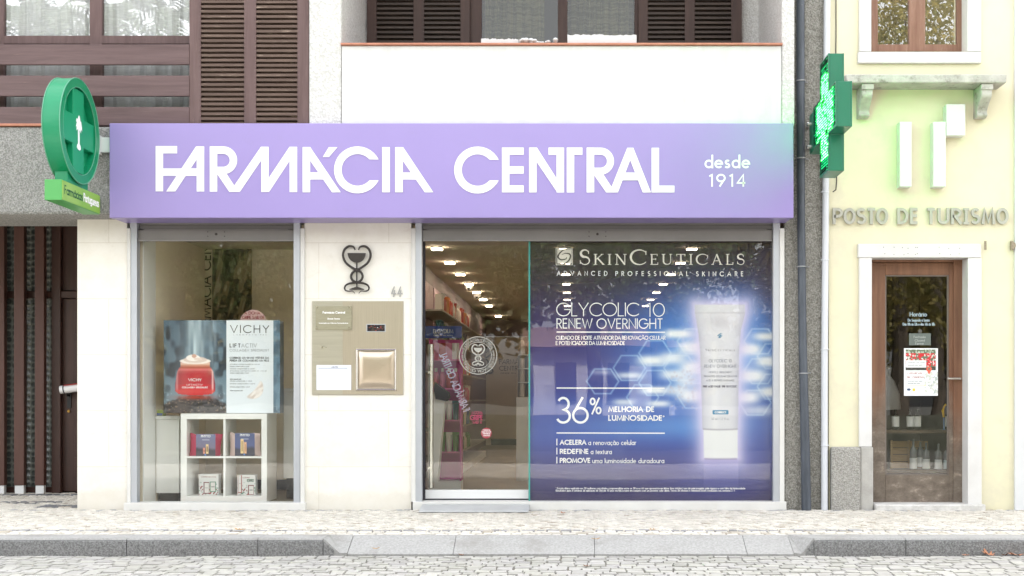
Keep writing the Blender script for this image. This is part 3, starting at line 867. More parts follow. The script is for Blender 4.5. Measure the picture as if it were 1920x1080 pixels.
# joinery of the upper floor
m_wood_v, _, _ = wood('weathered_brown_wood_upright', S(108, 82, 80), S(136, 110, 108), (22, 22, 1.6), 1.0, .6, .3, worn=S(165, 138, 128), wlo=.60, whi=.72)
m_wood_h, _, _ = wood('weathered_brown_wood_board', S(108, 84, 84), S(138, 112, 112), (1.3, 22, 16), 1.0, .55, .3, worn=S(170, 140, 130), wlo=.61, whi=.72)
m_slat, _, _ = wood('weathered_slats', S(100, 78, 68), S(132, 108, 96), (1.6, 30, 14), 1.0, .6, .3, worn=S(200, 178, 160), wlo=.57, whi=.68, ws=2)
m_wood_dark, _, _ = wood('dark_brown_wood', S(74, 52, 46), S(98, 72, 64), (16, 16, 1.4), 1.0, .55, .25, worn=S(130, 108, 100), wlo=.62, whi=.75)
m_slat_dark, _, _ = wood('dark_slats', S(64, 50, 44), S(92, 74, 64), (1.6, 30, 14), 1.0, .55, .25, worn=S(130, 115, 104), wlo=.6, whi=.72, ws=2)
m_curtain = M('grey_gauze', (.78, .79, .80), .9, col2=(.66, .67, .68), vs=1.0, stretch=(6, 6, 110), lo=.4, hi=.6)
m_curtain_b = M('olive_gauze', S(140, 136, 104, .42), .9, col2=S(112, 110, 80, .42), vs=1.0, stretch=(5, 5, 60), lo=.42, hi=.58)
def slats(mb, x0, x1, z0, z1, yf, pitch, t=.021, dep=.030, rise=.014):
    z = z0 + random.uniform(0, .004)
    pl = ((0, 0, 0), (0, 1, 0), (0, 0, 1), (1, 0, 0))
    while z < z1:
        e = random.uniform(-.0015, .0015)
        mb.prism(pl, [(yf + e, z), (yf + e, z + t), (yf + dep, z + rise + t), (yf + dep, z + rise)], x0, x1)
        z += pitch
def shutter(stiles, louvres, y, ztop, zbot, mw, ms, pitch, label=None):
    f = MB()
    for a, c in stiles: f.box(px(a, y), px(c, y), y, y + .045, zbot, ztop)
    o = part('shutter', f, mw, APT, label, bev=.003)
    s_ = MB()
    for a, c in louvres: slats(s_, px(a, y) + .001, px(c, y) - .001, zbot + .012, ztop, y + .004, pitch)
    s_.box(px(stiles[0][0], y) + .01, px(stiles[-1][1], y) - .01, y + .046, y + .05, zbot + .01, ztop)
    part('slats', s_, ms, o)
def wavy(x0, x1, y, z0, z1, amp, n, seed):
    mb = MB(); rr = random.Random(seed)
    ph = [rr.uniform(0, 6.28) for _ in range(4)]
    N = 90
    for i in range(N + 1):
        t = i / N; x = x0 + (x1 - x0) * t
        yv = y + amp * (math.sin(t * n * 6.283 + ph[0]) + .5 * math.sin(t * n * 2.3 * 6.283 + ph[1]) + .3 * math.sin(t * n * .6 * 6.283 + ph[2]))
        mb.v += [(x, yv, z0), (x, yv + .01 * math.sin(i), z1)]
    mb.f = [(2 * i, 2 * i + 2, 2 * i + 3, 2 * i + 1) for i in range(N)]
    return mb
yS = YU + .015
shutter([(355, 376.5), (457.5, 480), (557.5, 579)], [(376.5, 457.5), (480, 557.5)], yS, 6.3, zb + .003, m_wood_v, m_slat, .0425, 'weathered brown louvred shutter beside the railing')
o_rail = None
for i, (q0, q1) in enumerate(((83, 121), (141.5, 180), (200.5, 235))):
    bmb = MB().pbox(-75, 354.5, q0, q1, YU + .01, .035)
    part('railing_board', bmb, m_wood_h, APT, bev=.004)
yW = YU + .20
wf = MB()
for p0, p1 in ((-80, 7), (168, 191), (355, 372)):
    wf.box(px(p0, yW), px(p1, yW), yW, yW + .06, zb, 6.3)
wf.box(px(-80, yW), px(372, yW), yW + .002, yW + .058, pz(82, yW), pz(66.5, yW))
wf.box(px(-80, yW), px(372, yW), yW + .002, yW + .058, zb, pz(233, yW))
WL = part('window', wf, m_wood_v, APT, 'brown window behind the board railing', bev=.004)
g = MB()
for p0, p1 in ((7, 168), (191, 355), (-70, -5)):
    g.box(px(p0, yW), px(p1, yW), yW + .028, yW + .034, pz(66.5, yW) + .001, 6.29)
    g.box(px(p0, yW), px(p1, yW), yW + .028, yW + .034, pz(233, yW), pz(82, yW) - .001)
parts('pane', g, m_glass_dark, WL)
part('curtain', wavy(px(-75, yW), px(372, yW), yW + .085, zb + .02, 6.28, .014, 13, 3), m_curtain, WL)
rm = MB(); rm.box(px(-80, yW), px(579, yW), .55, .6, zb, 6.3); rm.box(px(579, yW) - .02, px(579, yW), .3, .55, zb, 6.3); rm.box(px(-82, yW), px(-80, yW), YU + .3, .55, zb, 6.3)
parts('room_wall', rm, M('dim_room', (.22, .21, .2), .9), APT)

yB = 1.06
shutter([(688, 706), (775, 795), (863, 881)], [(706, 775), (795, 863)], yB - .05, 5.99, 3.42, m_wood_dark, m_slat_dark, .046, 'dark louvred shutter at the back of the balcony, near the white pier')
shutter([(1197, 1215), (1284, 1303), (1371, 1391)], [(1215, 1284), (1303, 1371)], yB - .05, 5.99, 3.42, m_wood_dark, m_slat_dark, .046, 'dark louvred shutter at the back of the balcony, near the drainpipe')
wf = MB()
for p0, p1 in ((881, 903), (1046, 1064), (1190, 1197)):
    wf.box(px(p0, yB), px(p1, yB), yB, yB + .07, 3.42, 5.99)
wf.box(px(903, yB), px(1197, yB), yB + .002, yB + .068, 3.42, 3.55)
WB = part('window', wf, m_wood_dark, APT, 'balcony window with olive curtains', bev=.004)
g = MB(); g.box(px(903, yB), px(1046, yB), yB + .03, yB + .036, 3.55, 5.98); g.box(px(1064, yB), px(1190, yB), yB + .03, yB + .036, 3.55, 5.98)
parts('pane', g, glass('balcony_glass', (.9, .92, .88), 1.6), WB)
cv = wavy(px(903, yB), px(1020, yB), yB + .14, 3.42, 5.98, .02, 6, 8)
c2 = wavy(px(1050, yB), px(1192, yB), yB + .14, 3.42, 5.98, .02, 7, 9)
cv.add(c2.v, c2.f)
part('curtain', cv, m_curtain_b, WB)
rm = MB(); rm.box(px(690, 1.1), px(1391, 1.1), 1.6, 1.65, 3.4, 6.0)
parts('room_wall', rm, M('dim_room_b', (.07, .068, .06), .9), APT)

# the deep entrance on the left: uprights, moulded glass, panelled door
m_red, _, _ = wood('dark_red_wood', S(70, 44, 38), S(92, 60, 52), (14, 14, 1.2), 1.0, .4, .15)
m_red_lit, _, _ = wood('dark_red_wood_lit', S(92, 58, 50), S(114, 76, 66), (14, 14, 1.2), 1.0, .45, .15)  # lit copy of the dark red wood, the light put into its colour
m, t, p = nodes('moulded_glass')
p.inputs['Base Color'].default_value = (*S(90, 94, 90, 1), 1); p.inputs['Roughness'].default_value = .22
v_ = nn(t, 'TexVoronoi', Scale=15.0); t.links.new(coords(t), v_.inputs['Vector'])
v_.inputs['Randomness'].default_value = .15
rr_ = ramp(t, v_.outputs['Distance'], [(.1, S(92, 98, 94, 1)), (.42, S(70, 75, 73, 1)), (.62, S(130, 134, 128, 1))])
t.links.new(rr_, p.inputs['Base Color'])
bb_ = nn(t, 'Bump', Strength=.9, Distance=.02); t.links.new(v_.outputs['Distance'], bb_.inputs['Height']); t.links.new(bb_.outputs[0], p.inputs['Normal'])
m_moulded = m
yP = 1.86
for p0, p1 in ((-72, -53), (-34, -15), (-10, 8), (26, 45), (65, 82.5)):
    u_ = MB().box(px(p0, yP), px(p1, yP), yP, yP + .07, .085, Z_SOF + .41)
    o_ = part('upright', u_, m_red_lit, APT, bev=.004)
    f_ = MB().box(px(p0, yP) + .006, px(p1, yP) - .006, yP + .008, yP + .06, .0, .084)
    part('foot', f_, m_alu_white, o_)
g = MB().box(px(-90, 2.05), px(101, 2.05), 2.06, 2.07, .03, Z_SOF + .41)
hw = MB().box(-7, -3.885, 2.32, 2.4, -.05, 3.3); hw.box(px(97, 2.0), -3.885, 2.09, 2.11, -.05, .02); part('hall_sun_block', hw, M('dark_hall', (.06, .05, .045), .9), APT)  # added unseen wall and strip that keep sun out of the door gaps
part('entrance_glazing', g, m_moulded, APT)
f_ = MB()
f_.box(px(97, 1.98), px(114, 1.98), 1.97, 2.12, .0, Z_SOF + .41)
f_.box(px(-90, 2.0), -3.89, 1.985, 2.055, pz(559, 2.0), pz(546, 2.0))
f_.box(px(-90, 2.0), px(97, 1.98), 1.99, 2.056, .0, .06)
part('door_frame', f_, m_red, APT, bev=.005)
dr = MB()
xd0, xd1 = px(115, 2.0), px(115, 2.0) + .92
dr.box(xd0, xd1, 2.03, 2.08, .012, pz(560, 2.03))
dr.box(xd0, xd1, 2.03, 2.08, pz(545, 2.03), Z_SOF + .41)
for k in range(6):
    z0 = .14 + k * .305
    for x0 in (xd0 + .13, xd0 + .50):
        dr.box(x0, x0 + .28, 2.016, 2.0295, z0, z0 + .23)
        dr.box(x0 + .05, x0 + .23, 2.006, 2.0155, z0 + .05, z0 + .18)
DE = part('door', dr, m_red, APT, 'dark red panelled entrance door', bev=.004)
hd = MB(); hd.tube([(xd0 + .075, 2.02, pz(742, 2)), (xd0 + .075, 1.96, pz(741, 2)), (xd0 + .075, 1.955, pz(728, 2)), (xd0 + .2, 1.955, pz(727, 2))], .012, 8)
hd.box(xd0 + .055, xd0 + .095, 2.016, 2.029, pz(765, 2), pz(735, 2))
part('handle', hd, m_black, DE, sm=True)
lk = MB(); lk.prism(front(2.018), [(xd0 + .072 + .014 * math.cos(a * .5236), pz(771, 2) + .014 * math.sin(a * .5236)) for a in range(12)], 0, .012)
part('lock', lk, M('brass', S(200, 160, 90), .3, 1.0), DE)

# aluminium shop fronts: rolling shutter guides, header, panes
def shopfront(name, gl, gr, label):
    f_ = MB()
    zt, zi, zb_ = Z_SOF - .004, Z_SOF - .03, pz(943)
    f_.prism(front(.07), [(px(gl[0]), zb_), (px(gl[1]), zb_), (px(gl[1]), zi), (px(gr[0]), zi), (px(gr[0]), zb_), (px(gr[1]), zb_), (px(gr[1]), zt), (px(gl[0]), zt)], 0, .082)
    o = part(name, f_, m_alu, APT, label, bev=.002)
    h = MB()
    x0, x1 = px(gl[1]) + .001, px(gr[0]) - .001
    h.box(x0, x1, .075, .14, pz(430), Z_SOF - .032)
    for k in range(3): h.box(x0, x1, .052, .0745, pz(429) + .002 + k * .042, pz(429) + .036 + k * .042)
    h.box(x0, x1, .02, .07, pz(449.5), pz(431))
    h.box(x0, x1, .008, .03, pz(452), pz(448))
    h.box(x0 + .05, x1 - .05, .012, .019, pz(430.6), pz(428.4))
    part('shutter_housing', h, m_alu_dark, o, bev=.002)
    d_ = MB()
    xm = (x0 + x1) / 2
    d_.prism(front(.019), [(xm + .012 * math.cos(a * .7854), pz(438.5) + .012 * math.sin(a * .7854)) for a in range(8)], 0, .004)
    for u in (-.075, .075):
        for v in (-.02, .02):
            d_.prism(front(.019), [(xm + u + .005 * math.cos(a * .7854), pz(438.5) + v + .005 * math.sin(a * .7854)) for a in range(8)], 0, .003)
    parts('rivet', d_, m_bronze, o)
    return o
SW = shopfront('shop_window', (244.5, 257.5), (551, 563), 'display window with grey shutter guides')
g = MB().box(px(257.5), px(551), .085, .095, pz(943, .09), pz(452, .09))
parts('pane', g, m_glass, SW)
SE = shopfront('shop_entrance', (779, 791), (1449.5, 1462), 'wide glazed entrance under the sign')
g = MB().box(px(994), px(1449.5), .075, .085, pz(940.5, .08), pz(452, .08))
parts('pane', g, m_glass, SE)
g = MB().box(px(990.5), px(993.6), .066, .084, pz(940.5, .08), pz(452, .08))
part('pane_edge', g, m_glass_edge, SE)
yD = .15
d_ = MB()
d_.pbox(797, 991, 918.5, 935, yD, .04)
SD = part('sliding_door', d_, m_alu_white, APT, 'glass sliding door with a pale bottom rail', bev=.003)
g = MB().box(px(797, yD), px(996, yD), yD + .015, yD + .024, pz(918.5, yD) + .001, pz(449, yD))
parts('pane', g, m_glass, SD)
d_ = MB(); d_.pbox(790.5, 797, 440, 937, yD - .03, .03); d_.pbox(797.1, 994, 935.6, 938.5, yD + .002, .05)
part('rubber_seal', d_, M('dark_seal', S(60, 58, 68), .6), SD)
h = MB(); h.tube([(px(806, yD), yD + .07, pz(916, yD)), (px(806, yD), yD + .07, pz(645, yD))], .026, 14)
h.box(px(802, yD), px(810, yD), yD + .025, yD + .05, pz(700, yD), pz(696, yD)); h.box(px(802, yD), px(810, yD), yD + .025, yD + .05, pz(880, yD), pz(876, yD))
part('handle', h, m_steel_bright, SD, sm=True)

# shop interior
KS = 1.0
m_ceil = M('shop_ceiling_paint', (.56, .50, .40), .8)
m_floor = stone_clad('shop_floor_tiles', (.36, .315, .25), (.33, .29, .23), (.22, .19, .15), .6, .6, (.1, .2, 0))
m_shop_wall = M('beige_wall', (.66, .57, .44), .75, col2=(.61, .525, .40), vs=2)
m_mauve = M('mauve_panel', (.22, .155, .18), .6)
ZF, ZC = .03, 2.56
b = MB(); b.box(-3.42, 2.9, .17, 15, ZC, ZC + .06)
part('shop_ceiling', b, m_ceil, APT)
m, t, p = nodes('shop_floor_stone')
b = MB(); b.box(-3.42, 2.9, .12, 15, -.1, ZF)
part('shop_floor', b, M('shop_floor_tile', (.46, .41, .33), .25, col2=(.41, .36, .28), vs=1.5), APT)
b = MB()
b.box(-3.42, -3.34, .12, 15, ZF, ZC)
b.box(-3.34, 3.0, 14.6, 14.75, ZF, ZC - .34)
b.box(2.62, 2.72, .5, 15, ZF, ZC)
b.box(px(1471), 2.62, .5, .6, ZF, ZC)
parts('shop_wall', b, m_shop_wall, APT)
b = MB(); b.box(-3.338, -1.30, 2.1, 2.2, ZF, ZC); b.box(-3.339, -3.331, .47, 2.09, ZF, ZC)
parts('display_wall', b, M('cream_wall', (.84, .75, .59), .8, col2=(.80, .71, .55), vs=2), APT)
b = MB(); b.box(-3.34, 3.0, 14.55, 14.7, ZC - .335, ZC); b.box(-1.30, -1.20, 2.1, 14.5, ZF, ZC)
parts('shop_wall_panel', b, m_mauve, APT)
b = MB(); b.box(px(571), px(771), .345, .55, ZF, ZC)
part('inner_pier', b, m_shop_wall, APT)
b = MB(); b.box(-3.339, -3.33, .125, .46, ZF, ZC)
parts('inner_jamb', b, m_white, APT)
b = MB(); b.box(-3.0, -1.4, 2.085, 2.099, ZF, ZF + .1); b.box(-1.1, 2.6, 14.58, 14.599, ZF, ZF + .12)
parts('skirting', b, m_bronze, APT)

KS = 0.55
# ------------------------------------------------------------------ the yellow tourist office
TO = thing('tourist_office', 'pale yellow rendered house with white stone door surround and weathered wooden door', 'building', (px(1730), .3, 0))
b = MB()
b.box(px(1554), px(1632), 0, .4, -.05, ZT)
b.box(px(1814), px(1903), 0, .4, -.05, ZT)
b.box(px(1632), px(1814), 0, .4, pz(483), pz(97))
b.box(px(1632), px(1814), 0, .4, 5.6, ZT)
b.box(px(1903), 9, .0, .4, -.05, ZT)
parts('rendered_wall', b, m_yellow, TO)
b = MB()
b.pbox(1611, 1635, 483.4, 838, -.03, .24)
b.pbox(1609, 1840, 457, 483, -.035, .26)
b.pbox(1815, 1841, 483.4, 950, -.03, .26)
parts('door_surround', b, m_white_stone, TO, bev=.006)
hl = MB(); rr = random.Random(4)
for q0 in (466, 478):
    for pp in (1656, 1675, 1692, 1699, 1714, 1718, 1760, 1778, 1796):
        x, z = px(pp + rr.uniform(-2, 2)), pz(q0 + rr.uniform(-2, 1))
        hl.prism(front(-.0352), [(x + .004 * math.cos(a * 1.047), z + .004 * math.sin(a * 1.047)) for a in range(6)], 0, .0008)
parts('bolt_hole', hl, m_bronze, TO)
b = MB(); b.pbox(1903, 1990, -300, 958, -.03, .05)
part('corner_strip', b, M('pale_grey_strip', (.62, .63, .64), .7, col2=(.58, .59, .60), vs=4), TO, bev=.004)
b = MB(); b.box(px(1556), px(1611), -.075, .02, -.05, pz(838, -.05))
part('plinth', b, m_plinth, TO, bev=.02)
b = MB(); b.box(px(1611) + .002, px(1635), -.05, .2, -.05, pz(838, -.03) - .002)
part('plinth_block', b, m_plinth_smooth, TO, bev=.008)
b = MB(); b.box(px(1637), px(1842), -.10, .3, -.05, pz(946, -.1))
part('doorstep', b, M('worn_step', (.62, .61, .59), .8, col2=(.42, .41, .39), vs=12, bump=.4, bs=40, dirt=(.2, .19, .17), ds=10, dlo=.6, dhi=.8), TO, bev=.012)
# wooden door, sun-bleached at the foot
def door_wood(name, stretch, zf0, zf1):
    m, t, p = wood(name, S(116, 80, 60, .72), S(158, 114, 86, .72), stretch, 1.0, .55, .3, worn=S(184, 140, 124), wlo=.66, whi=.8)
    src = p.inputs['Base Color'].links[0].from_socket
    tc = coords(t)
    sx = nn(t, 'SeparateXYZ'); t.links.new(tc, sx.inputs[0])
    n = nn(t, 'TexNoise', Scale=1.0, Detail=8, Roughness=.7); t.links.new(coords(t, (7, 7, 1.2)), n.inputs['Vector'])
    a = nn(t, 'Math', operation='MULTIPLY_ADD'); t.links.new(n.outputs[0], a.inputs[0]); a.inputs[1].default_value = -1.0; a.inputs[2].default_value = .42
    s_ = nn(t, 'Math', operation='ADD'); t.links.new(sx.outputs[2], s_.inputs[0]); t.links.new(a.outputs[0], s_.inputs[1])
    mr = nn(t, 'MapRange'); mr.inputs[1].default_value = zf0; mr.inputs[2].default_value = zf1; t.links.new(s_.outputs[0], mr.inputs[0])
    n3 = nn(t, 'TexNoise', Scale=9.0, Detail=9, Roughness=.75); t.links.new(coords(t, (1, 1, 1.4)), n3.inputs['Vector'])
    grey = ramp(t, n3.outputs[0], [(.36, S(104, 92, 80, .8)), (.56, S(130, 118, 106, .8)), (.76, S(196, 180, 164, .8))])
    t.links.new(mixc(t, src, grey, mr.outputs[0]), p.inputs['Base Color'])
    return m
m_door = door_wood('bleached_door_wood', (16, 16, 1.3), 1.05, .62)
m_dframe = door_wood('bleached_frame_wood', (16, 16, 1.3), .9, .3)
yT = .16
zs = pz(944, yT)
b = MB()
b.box(px(1634, .1), px(1636, yT), .17, .25, zs, pz(484, yT))
b.box(px(1787, yT), px(1818, yT), yT - .02, yT + .06, zs, pz(486, yT))
b.box(px(1634, yT), px(1787, yT), yT - .018, yT + .06, pz(492, yT), pz(482, yT))
part('door_frame', b, m_dframe, TO, bev=.005)
b = MB()
z0, z1 = zs + .004, pz(492.5, yT)
gx0, gx1, gz0, gz1 = px(1660, yT), px(1779.5, yT), pz(891, yT), pz(515.5, yT)
dx0, dx1 = px(1632, yT), px(1803, yT)
b.box(dx0, gx0, yT, yT + .045, z0, z1); b.box(gx1, dx1 - .06, yT, yT + .045, z0, z1)
b.box(gx0, gx1, yT + .001, yT + .044, z0, gz0); b.box(gx0, gx1, yT + .001, yT + .044, gz1, z1)
b.box(gx1 + .03, dx1, yT + .012, yT + .04, z0, z1)
DT = part('door', b, m_door, TO, 'wooden glazed door, grey and bleached towards the foot', bev=.004)
b = MB()
for a in ((gx0, gx0 + .012, gz0, gz1), (gx1 - .012, gx1, gz0, gz1), (gx0 + .012, gx1 - .012, gz0, gz0 + .012), (gx0 + .012, gx1 - .012, gz1 - .012, gz1)):
    b.box(a[0], a[1], yT + .01, yT + .04, a[2], a[3])
part('glazing_bead', b, M('grey_bead', S(150, 138, 128), .6), DT, bev=.003)
b = MB(); b.box(gx0, gx1, yT + .024, yT + .03, gz0, gz1)
parts('pane', b, m_glass, DT)
h = MB()
hz = pz(710, yT)
def disc(mb, x, y, z, r, t, n=20):
    mb.prism(front(y), [(x + r * math.cos(a * 2 * math.pi / n), z + r * math.sin(a * 2 * math.pi / n)) for a in range(n)], 0, t)
disc(h, px(1797, yT), yT, hz, .026, .01); h.tube([(px(1797, yT), yT - .005, hz), (px(1797, yT), yT - .055, hz), (px(1795, yT), yT - .06, hz), (px(1773, yT), yT - .06, hz)], [.009, .009, .009, .008], 10)
part('handle', h, m_steel_bright, DT, sm=True)
h = MB(); disc(h, px(1797, yT), yT, pz(730, yT), .024, .01); disc(h, px(1797, yT), yT - .01, pz(730, yT), .012, .006)
part('lock', h, m_steel_bright, DT)
rm = MB()
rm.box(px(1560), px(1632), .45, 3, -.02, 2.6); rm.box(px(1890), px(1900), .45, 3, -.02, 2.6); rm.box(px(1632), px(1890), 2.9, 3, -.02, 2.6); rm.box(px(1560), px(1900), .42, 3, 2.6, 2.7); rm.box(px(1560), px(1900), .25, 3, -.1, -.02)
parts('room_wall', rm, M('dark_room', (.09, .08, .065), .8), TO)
# upper window
b = MB()
b.pbox(1609, 1840, 97, 118, -.035, .26)
b.pbox(1611, 1634, -500, 96.5, -.03, .24); b.pbox(1814, 1840, -500, 96.5, -.03, .24)
parts('window_surround', b, m_white_stone, TO, bev=.006)
yV = .14
m_pale_wood, _, _ = wood('pale_worn_wood', S(150, 104, 84), S(190, 148, 126), (18, 18, 1.4), 1.0, .6, .3, worn=S(220, 196, 178), wlo=.58, whi=.72)
b = MB()
for p0, p1 in ((1634, 1646), (1705, 1735), (1795, 1817)): b.box(px(p0, yV), px(p1, yV), yV, yV + .06, pz(96, yV), 5.6)
b.box(px(1646, yV), px(1795, yV), yV + .002, yV + .058, pz(96, yV), pz(83, yV))
WT = part('window', b, m_pale_wood, TO, 'pale worn wooden casement window', bev=.004)
b = MB(); b.box(px(1646, yV), px(1705, yV), yV + .03, yV + .036, pz(83, yV), 5.6); b.box(px(1735, yV), px(1795, yV), yV + .03, yV + .036, pz(83, yV), 5.6)
parts('pane', b, m_glass_dark, WT)
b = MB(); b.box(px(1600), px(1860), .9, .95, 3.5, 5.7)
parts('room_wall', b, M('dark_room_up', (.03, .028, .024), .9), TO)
# stone canopy shelf on two scroll brackets
yC = -.27
b = MB()
pl = front(0)
b.prism(pl, [(px(1589, yC), pz(155, yC)), (px(1585, yC), pz(139, yC)), (px(1889, yC), pz(139, yC)), (px(1888, yC), pz(155, yC))], 0, -yC)
CS = part('stone_shelf', b, m_old_stone, TO, 'lichened stone shelf on two scroll brackets', bev=.01)
for pc in (1625, 1848):
    xa, xb = px(pc - 10, -.2), px(pc + 10, -.2)
    prof = catmull([(-.235, 3.85), (-.225, 3.74), (-.15, 3.64), (-.10, 3.55), (-.11, 3.47), (-.06, 3.435), (.0, 3.445)], 4)
    poly = [(.0, pz(155, yC) - .002), (-.24, pz(155, yC) - .002)] + [(a, (c - 3.85) * .52 + pz(168, -.235)) for a, c in prof]
    bb = MB(); bb.prism(((0, 0, 0), (0, 1, 0), (0, 0, 1), (1, 0, 0)), poly, xa, xb)
    bb.box(xa - .006, xb + .006, -.25, -.2, pz(168, -.24), pz(155, yC) - .003)
    part('bracket', bb, m_old_stone, CS, bev=.006)

# ------------------------------------------------------------------ long shop sign
YS = -0.38
m_lilac = M('lilac_acrylic', S(190, 171, 242), 0.3, spec=.5, col2=S(184, 166, 236), vs=.7, bump=.05, bs=2.2, bdist=.02, dirt=S(184, 168, 230), ds=5, dlo=.6, dhi=.85)
SG_ = thing('shop_sign', 'long lilac shop sign with big white capitals and a founding year', 'sign', (px(846), -.2, Z_SOF - .05))
b = MB()
zs0, zs1 = pz(408.5, YS), pz(231, YS)
b.box(px(205, YS), px(1488, YS), YS, YU - .004, zs0, zs1)
part('panel', b, m_lilac, SG_, bev=.006)
b = MB(); b.box(px(207, YS), px(1486, YS), YU - .003, -.014, zs0 + .004, Z_SOF - .003)
part('soffit', b, m_lilac, SG_, bev=.003)
def big_letters():
    mb = MB(); cnt = [0]
    def A(pts, ox, oy=260.0, s=6.857):
        y = YS - .001
        mb.prism(front(y), [(px(ox + a / s, y), pz(oy + c / s, y)) for a, c in pts], 0, .003 + .00025 * (cnt[0] % 9)); cnt[0] += 1
    def rect(x0, x1, y0, y1, ox): A([(x0, y0), (x1, y0), (x1, y1), (x0, y1)], ox)
    def ringbowl(x0, cx, cy, ro, ri, aend, ox):
        out = [(x0, cy - ro)] + [(cx + ro * math.cos(R(t)), cy + ro * math.sin(R(t))) for t in range(-90, aend + 1, 8)]
        ye = out[-1][1]
        A(out + [(x0, ye), (x0, cy + ri)] + [(cx + ri * math.cos(R(t)), cy + ri * math.sin(R(t))) for t in range(90, -91, -10)] + [(x0, cy - ri)], ox)
    def cee(cx, cy, ro, ri, h, ox):
        ao, ai = math.degrees(math.asin(h / ro)), math.degrees(math.asin(h / ri))
        n = 30
        o_ = [(cx + ro * math.cos(R(ao + (360 - 2 * ao) * i / n)), cy - ro * math.sin(R(ao + (360 - 2 * ao) * i / n))) for i in range(n + 1)]
        i_ = [(cx + ri * math.cos(R(ai + (360 - 2 * ai) * i / n)), cy - ri * math.sin(R(ai + (360 - 2 * ai) * i / n))) for i in range(n + 1)]
        A(o_ + i_[::-1], ox)
    o = 280
    rect(82, 178, 95, 678, o); rect(178, 358, 95, 190, o); rect(178, 610, 383, 478, o)
    rect(610, 706, 100, 680, o); A([(218, 680), (335, 680), (610, 268), (610, 100), (602, 100)], o)
    rect(778, 874, 100, 682, o); ringbowl(874, 952, 279, 179, 83, 75, o)
    A([(874, 455), (1030, 685), (1165, 685), (1440, 280), (1440, 105), (1437, 105), (1093, 604), (996, 455), (980, 400), (874, 400)], o)
    rect(1440, 1535, 105, 686, o); A([(1535, 686), (1540, 686), (1804, 285), (1804, 105), (1803, 105), (1535, 506)], o); rect(1804, 1901, 105, 687, o)
    o = 550
    rect(120, 217, 108, 690, o); A([(217, 108), (610, 690), (498, 690), (217, 283)], o); A([(217, 435), (322, 435), (387, 526), (217, 526)], o)
    A([(457, 110), (568, 110), (460, 236), (380, 236)], o)
    cee(826, 402, 302, 204, 134, o)
    rect(1143, 1241, 110, 690, o)
    rect(1310, 1408, 110, 690, o); A([(1408, 110), (1413, 110), (1800, 690), (1690, 690), (1408, 284)], o); A([(1408, 436), (1510, 436), (1576, 526), (1408, 526)], o)
    o = 840
    cee(381, 404, 302, 203, 133, o)
    rect(694, 790, 115, 691, o)
    for y0, y1 in ((115, 207), (357, 451), (601, 691)): rect(790, 973, y0, y1, o)
    rect(1043, 1139, 115, 692, o); A([(1139, 115), (1143, 115), (1395, 510), (1395, 676), (1139, 298)], o)
    rect(1395, 1492, 115, 692, o); rect(1292, 1395, 115, 208, o)
    rect(1527, 1623, 115, 692, o); rect(1623, 1728, 115, 208, o)
    o = 1020
    rect(548, 645, 115, 692, o); ringbowl(645, 726, 290, 174, 84, 78, o)
    A([(645, 470), (800, 692), (950, 692), (1108, 275), (1108, 118), (1070, 118), (868, 621), (764, 462), (750, 410), (645, 410)], o)
    A([(1108, 118), (1148, 118), (1375, 692), (1270, 692), (1108, 275)], o); A([(1046, 437), (1170, 437), (1208, 536), (1008, 536)], o)
    rect(1383, 1479, 118, 692, o); rect(1479, 1677, 604, 692, o)
    return mb
m_letter = M('white_acrylic', (.72, .73, .74), .35)
part('lettering', big_letters(), m_letter, SG_)
b = MB()
ptext(b, 'desde', 1321, 1406.5, 290, 315.5, YS - .002, .13, .24)
ptext(b, '1914', 1328.5, 1399, 326, 350, YS - .002, .13, .36)
part('year_lettering', b, m_letter, SG_)

# ------------------------------------------------------------------ green LED cross
m_green = M('green_enamel', S(24, 140, 104), .35, coat=.2)
m_green_dk = M('green_panel', S(14, 96, 62), .5)
m_led = emit('lit_green_led', (.0, 1.0, .30), .10)
m_led2 = emit('bright_green_led', (.05, 1.0, .09), 4.0)
yc, zc, HC, AC, XF = -.905, 3.308, .475, .178, 2.622
CR = thing('pharmacy_cross', 'green metal pharmacy cross with lit LED rows, projecting beside the drainpipe', 'cross sign', (XF + .05, yc, zc - HC))
cross12 = lambda h, a: [(-a, -h), (a, -h), (a, -a), (h, -a), (h, a), (a, a), (a, h), (-a, h), (-a, a), (-h, a), (-h, -a), (-a, -a)]
PLX = lambda x: ((x, yc, zc), (0, 1, 0), (0, 0, 1), (1, 0, 0))
b = MB(); b.prism(PLX(XF), cross12(HC, AC), 0, .10)
bo = part('body', b, m_green, CR, bev=.004)
